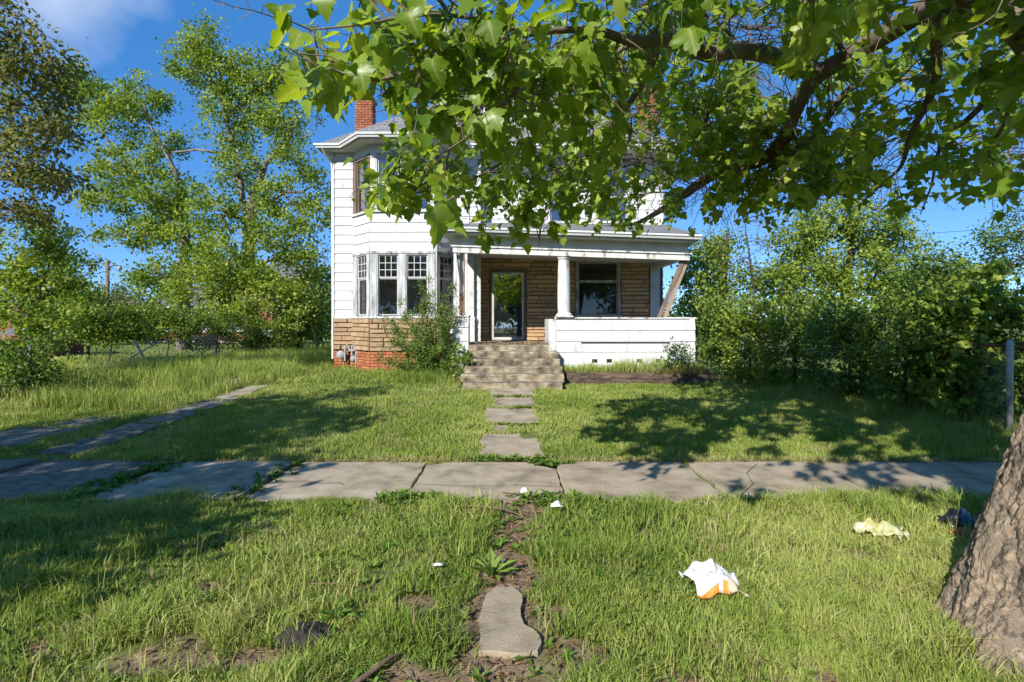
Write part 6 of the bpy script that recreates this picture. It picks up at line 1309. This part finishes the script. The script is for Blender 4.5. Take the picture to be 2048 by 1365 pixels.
# ------------------------------------------------------------------ far background on the left
def gable_house(name, lab, x0, x1, y0, y1, zw, zr, wallm, roofm, wins, axis='x', trimm='white'):
    t = thing(name, ((x0 + x1) / 2, y0, .27), lab, 'building')
    MB().box(x0, x1, y0, y1, 0, zw).build('wall', M_[wallm], t)
    if zr > zw:
        o_ = .35; b = MB(); xm, ym = (x0 + x1) / 2, (y0 + y1) / 2
        if axis == 'x': b.add([(x0 - o_, y0 - o_, zw), (x1 + o_, y0 - o_, zw), (x1 + o_, ym, zr), (x0 - o_, ym, zr), (x0 - o_, y1 + o_, zw), (x1 + o_, y1 + o_, zw)], [(0, 1, 2, 3), (3, 2, 5, 4), (0, 3, 4), (1, 5, 2), (0, 4, 5, 1)])
        else: b.add([(x0 - o_, y0 - o_, zw), (x0 - o_, y1 + o_, zw), (xm, y1 + o_, zr), (xm, y0 - o_, zr), (x1 + o_, y0 - o_, zw), (x1 + o_, y1 + o_, zw)], [(0, 3, 2, 1), (3, 4, 5, 2), (0, 4, 3), (1, 2, 5), (0, 1, 5, 4)])
        r_ = b.build('roof', M_[roofm], t); MB().box(x0 - o_, x1 + o_, y0 - o_ - .06, y0 - o_, zw - .14, zw + .04).build('fascia', M_[trimm], r_)
    else: MB().box(x0 - .1, x1 + .1, y0 - .1, y1 + .1, zw, zw + .2).build('roof', M_[roofm], t)
    for (a, b_, c_, d_) in wins:
        w = MB().box(a - .08, b_ + .08, y0 - .05, y0 - .002, c_ - .08, d_ + .08).build('window', M_[trimm], t); MB().add([(a, y0 - .055, c_), (b_, y0 - .055, c_), (b_, y0 - .055, d_), (a, y0 - .055, d_)], [(0, 1, 2, 3)]).build('pane', M_['glass'], w)
    return t
gable_house('brick_house', 'distant red brick house with grey roof between the maple and the white house', -21.2, -17.9, 44, 53, 4.0, 6.6, 'far_brick', 'greyroof', [(-19.2, -18.4, 2.2, 3.4)])
gable_house('pale_house', 'distant pale house low behind the maple trunks', -32, -26.8, 50, 58, 2.9, 5.0, 'siding', 'greyroof', [(-29, -28, 1.4, 2.5), (-31.2, -30.2, 1.4, 2.5)])
gable_house('flat_building', 'distant brown flat roofed building under the street lamp', -46.5, -39.9, 60, 72, 3.55, 3.55, 'brownwall', 'greyroof', [(-45.5, -44, 1.2, 2.4), (-43, -41.5, 1.2, 2.4)])
ch = gable_house('far_house', 'distant house with a brick chimney behind the left bush', -54, -44.5, 56, 66, 3.2, 4.6, 'redwall', 'greyroof', [(-50, -48.8, 1.4, 2.8), (-47.5, -46.3, 1.4, 2.8)], 'x', 'brownwall')
c_ = P(137, 600, 58); MB().box(c_.x - .5, c_.x + .5, 58, 58.8, 4.2, 6.2).build('chimney', M_['brick'], ch)
gable_house('garden_shed', 'small red brown shed half hidden behind the left bush', -19.6, -17.9, 21.5, 23.0, 1.1, 1.5, 'redwall', 'greyroof', [(-18.9, -18.5, .6, .95)], 'x', 'redwall')
wf_ = thing('board_fence', (-20, 33, .27), 'low red brown board fence with a pale top rail across the far lot', 'fence')
x = -22.0
while x < -15.5:
    MB().box(x, x + .27, 33, 33.03, .3, 1.0 + random.uniform(-.02, .02)).build('board', M_['redwall'], wf_); x += .29
MB().box(-22, -15.4, 32.97, 32.998, .98, 1.06).box(-22, -15.4, 32.97, 32.998, .36, .44).build('rail', M_['peel'], wf_)
def car(x, y, rz, paint, lab):
    t = tag(link('parked_car', None, None, Matrix.Translation((x, y, .27)) @ Matrix.Rotation(rz, 4, 'Z')), lab, 'car', 'cars parked beyond the far fence'); Mc = WM[t.name]
    prof = [(-2.15, .35), (-2.2, .62), (-2.1, .86), (-1.35, .95), (-.75, 1.40), (.55, 1.43), (1.25, 1.0), (2.0, .88), (2.2, .66), (2.15, .35)]
    b = MB(); n = len(prof); ring = lambda yy, k: [(px_, yy * (1 - .12 * max(0, pz - .9) * 2 * k), pz) for px_, pz in prof]
    A, B = ring(-.86, 1), ring(.86, 1); b.add(A + B, [tuple(range(n)), tuple(range(2 * n - 1, n - 1, -1))] + [(i, n + i, n + (i + 1) % n, (i + 1) % n) for i in range(n)]); b.build('body', M_[paint], t, Mc, bevel=.04)
    for sgn in (-1, 1):
        yy = sgn * .80; g = MB().prism([(-1.12, yy + sgn * .03, .98), (.02, yy + sgn * .03, .98), (.02, yy, 1.35), (-.72, yy, 1.33)], (0, sgn * .02, 0)); g.build('side_window', M_['upglass'], t, Mc)
        MB().prism([(.10, yy + sgn * .03, .98), (1.08, yy + sgn * .03, .99), (.55, yy, 1.36), (.10, yy, 1.36)], (0, sgn * .02, 0)).build('side_window', M_['upglass'], t, Mc)
        for wx in (-1.35, 1.35):
            w = MB().tube([(wx, sgn * .72, .32), (wx, sgn * .90, .32)], .32, 20).build('wheel', M_['rubber'], t, Mc); MB().tube([(wx, sgn * .90, .32), (wx, sgn * .915, .32)], .19, 14).build('rim', M_['meter'], w, Mc)
        MB().box(2.12, 2.22, sgn * .62 - .14, sgn * .62 + .14, .62, .76).build('headlight', M_['paper'], t, Mc)
car(-22.3, 36.5, R(20), 'carpaint', 'white parked car glimpsed left of the near maple trunk'); car(-20.4, 37.6, R(160), 'carpaint', 'white parked car glimpsed right of the near maple trunk'); car(-17.6, 35.6, R(10), 'greypaint', 'silver parked car glimpsed under the vine thicket')
def mast(name, lab, x, Y, ytop, r): 
    c = P(x, 600, Y); top = P(x, ytop, Y).z; t = thing(name, (c.x, Y, .2), lab, 'pole'); MB().tube([(c.x, Y, 0), (c.x, Y, top)], [r, r * .75], 10).build('pole', M_['polewood'], t, smooth=True); return t, c.x, top
lamp, lx, lt = mast('street_lamp', 'wooden street lamp pole with a curved arm and drop lamp', 215, 42, 520, .17)
a_, h_ = P(218, 536, 42), P(240, 533, 42)
MB().tube([P(216, 540, 42), P(221, 534, 42), P(229, 531, 42), P(239, 532, 42)], .045, 8).build('arm', M_['rust'], lamp, smooth=True)
MB().lathe((h_.x, 42, h_.z), [(.05, .08), (.11, .03), (.16, -.10), (.15, -.18), (.11, -.30), (.04, -.33)], 14).build('lamp_head', M_['meter'], lamp, smooth=True)
up_, ux, ut = mast('utility_pole', 'plain wooden utility pole left of the near maple', 318, 46, 525, .16)
MB().box(ux - .9, ux + .9, 45.85, 45.98, ut - .5, ut - .38).build('crossarm', M_['polewood'], up_)
def wire(lab, p, q, sagm):
    p, q = Vector(p), Vector(q); pts = [p.lerp(q, i / 14) - Vector((0, 0, sagm * 4 * (i / 14) * (1 - i / 14))) for i in range(15)]; tag(MB().tube(pts, .014, 4).build('overhead_wire', M_['wire']), lab, 'wire', 'overhead wires')
wire('overhead wire sagging from the street lamp to the utility pole', (lx, 42, lt - .4), (ux, 46, ut - .4), .7); wire('overhead wire leaving the utility pole towards the house', (ux, 46, ut - .45), (-6, 60, 9), .8)
wire('upper overhead wire crossing the sky gap at the right', P(1760, 470, 40), P(2200, 425, 30), .3); wire('lower overhead wire crossing the sky gap at the right', P(1760, 500, 40), P(2200, 515, 30), .3)
# a band of trees far off closes the view on both sides
for k in range(26):
    sd_ = -1 if k < 13 else 1; kk = k % 13; X = sd_ * (14 + kk * 9 + random.uniform(-2, 2)); Y = 75 + random.uniform(-6, 12); hh = random.uniform(5, 8.5)
    nth = ['first', 'second', 'third', 'fourth', 'fifth', 'sixth', 'seventh', 'eighth', 'ninth', 'tenth', 'eleventh', 'twelfth', 'thirteenth'][kk]
    grow('far_tree', 'hazy far tree on the horizon, %s %s of the house' % (nth, 'left' if sd_ < 0 else 'right'), 'tree', [(X, Y, .2), (X, Y, hh * .6)], [.3, .15], [(np.array((X, Y, hh * .55)), np.array((4.5, 3, hh * .42)), 34), (np.array((X + 3, Y, hh * .4)), np.array((4, 3, hh * .3)), 20)], None, 'bark_dark', 'dark_leaf' if k % 3 else 'hedge_leaf', (.35, .6), .8, (.8, 1.4), 22, .1, 'trees on the horizon', seed=200 + k)
for k in range(9):  # unseen row of trees, added to darken the reflections in the windows
    X = -60 + k * 15 + random.uniform(-3, 3); Y = -38 + random.uniform(-4, 4); hh = random.uniform(8, 11)
    grow('far_tree', 'unseen tree added behind the camera to darken window reflections, %s from the west' % ['first', 'second', 'third', 'fourth', 'fifth', 'sixth', 'seventh', 'eighth', 'ninth'][k], 'tree', [(X, Y, 0), (X, Y, hh * .6)], [.35, .2], [(np.array((X, Y, hh * .55)), np.array((6, 4, hh * .45)), 46), (np.array((X + 5, Y, hh * .3)), np.array((6, 3, hh * .3)), 36)], None, 'bark_dark', 'dark_leaf', (.5, .8), .8, (1, 1.7), 26, .1, 'trees added behind the camera', seed=300 + k)
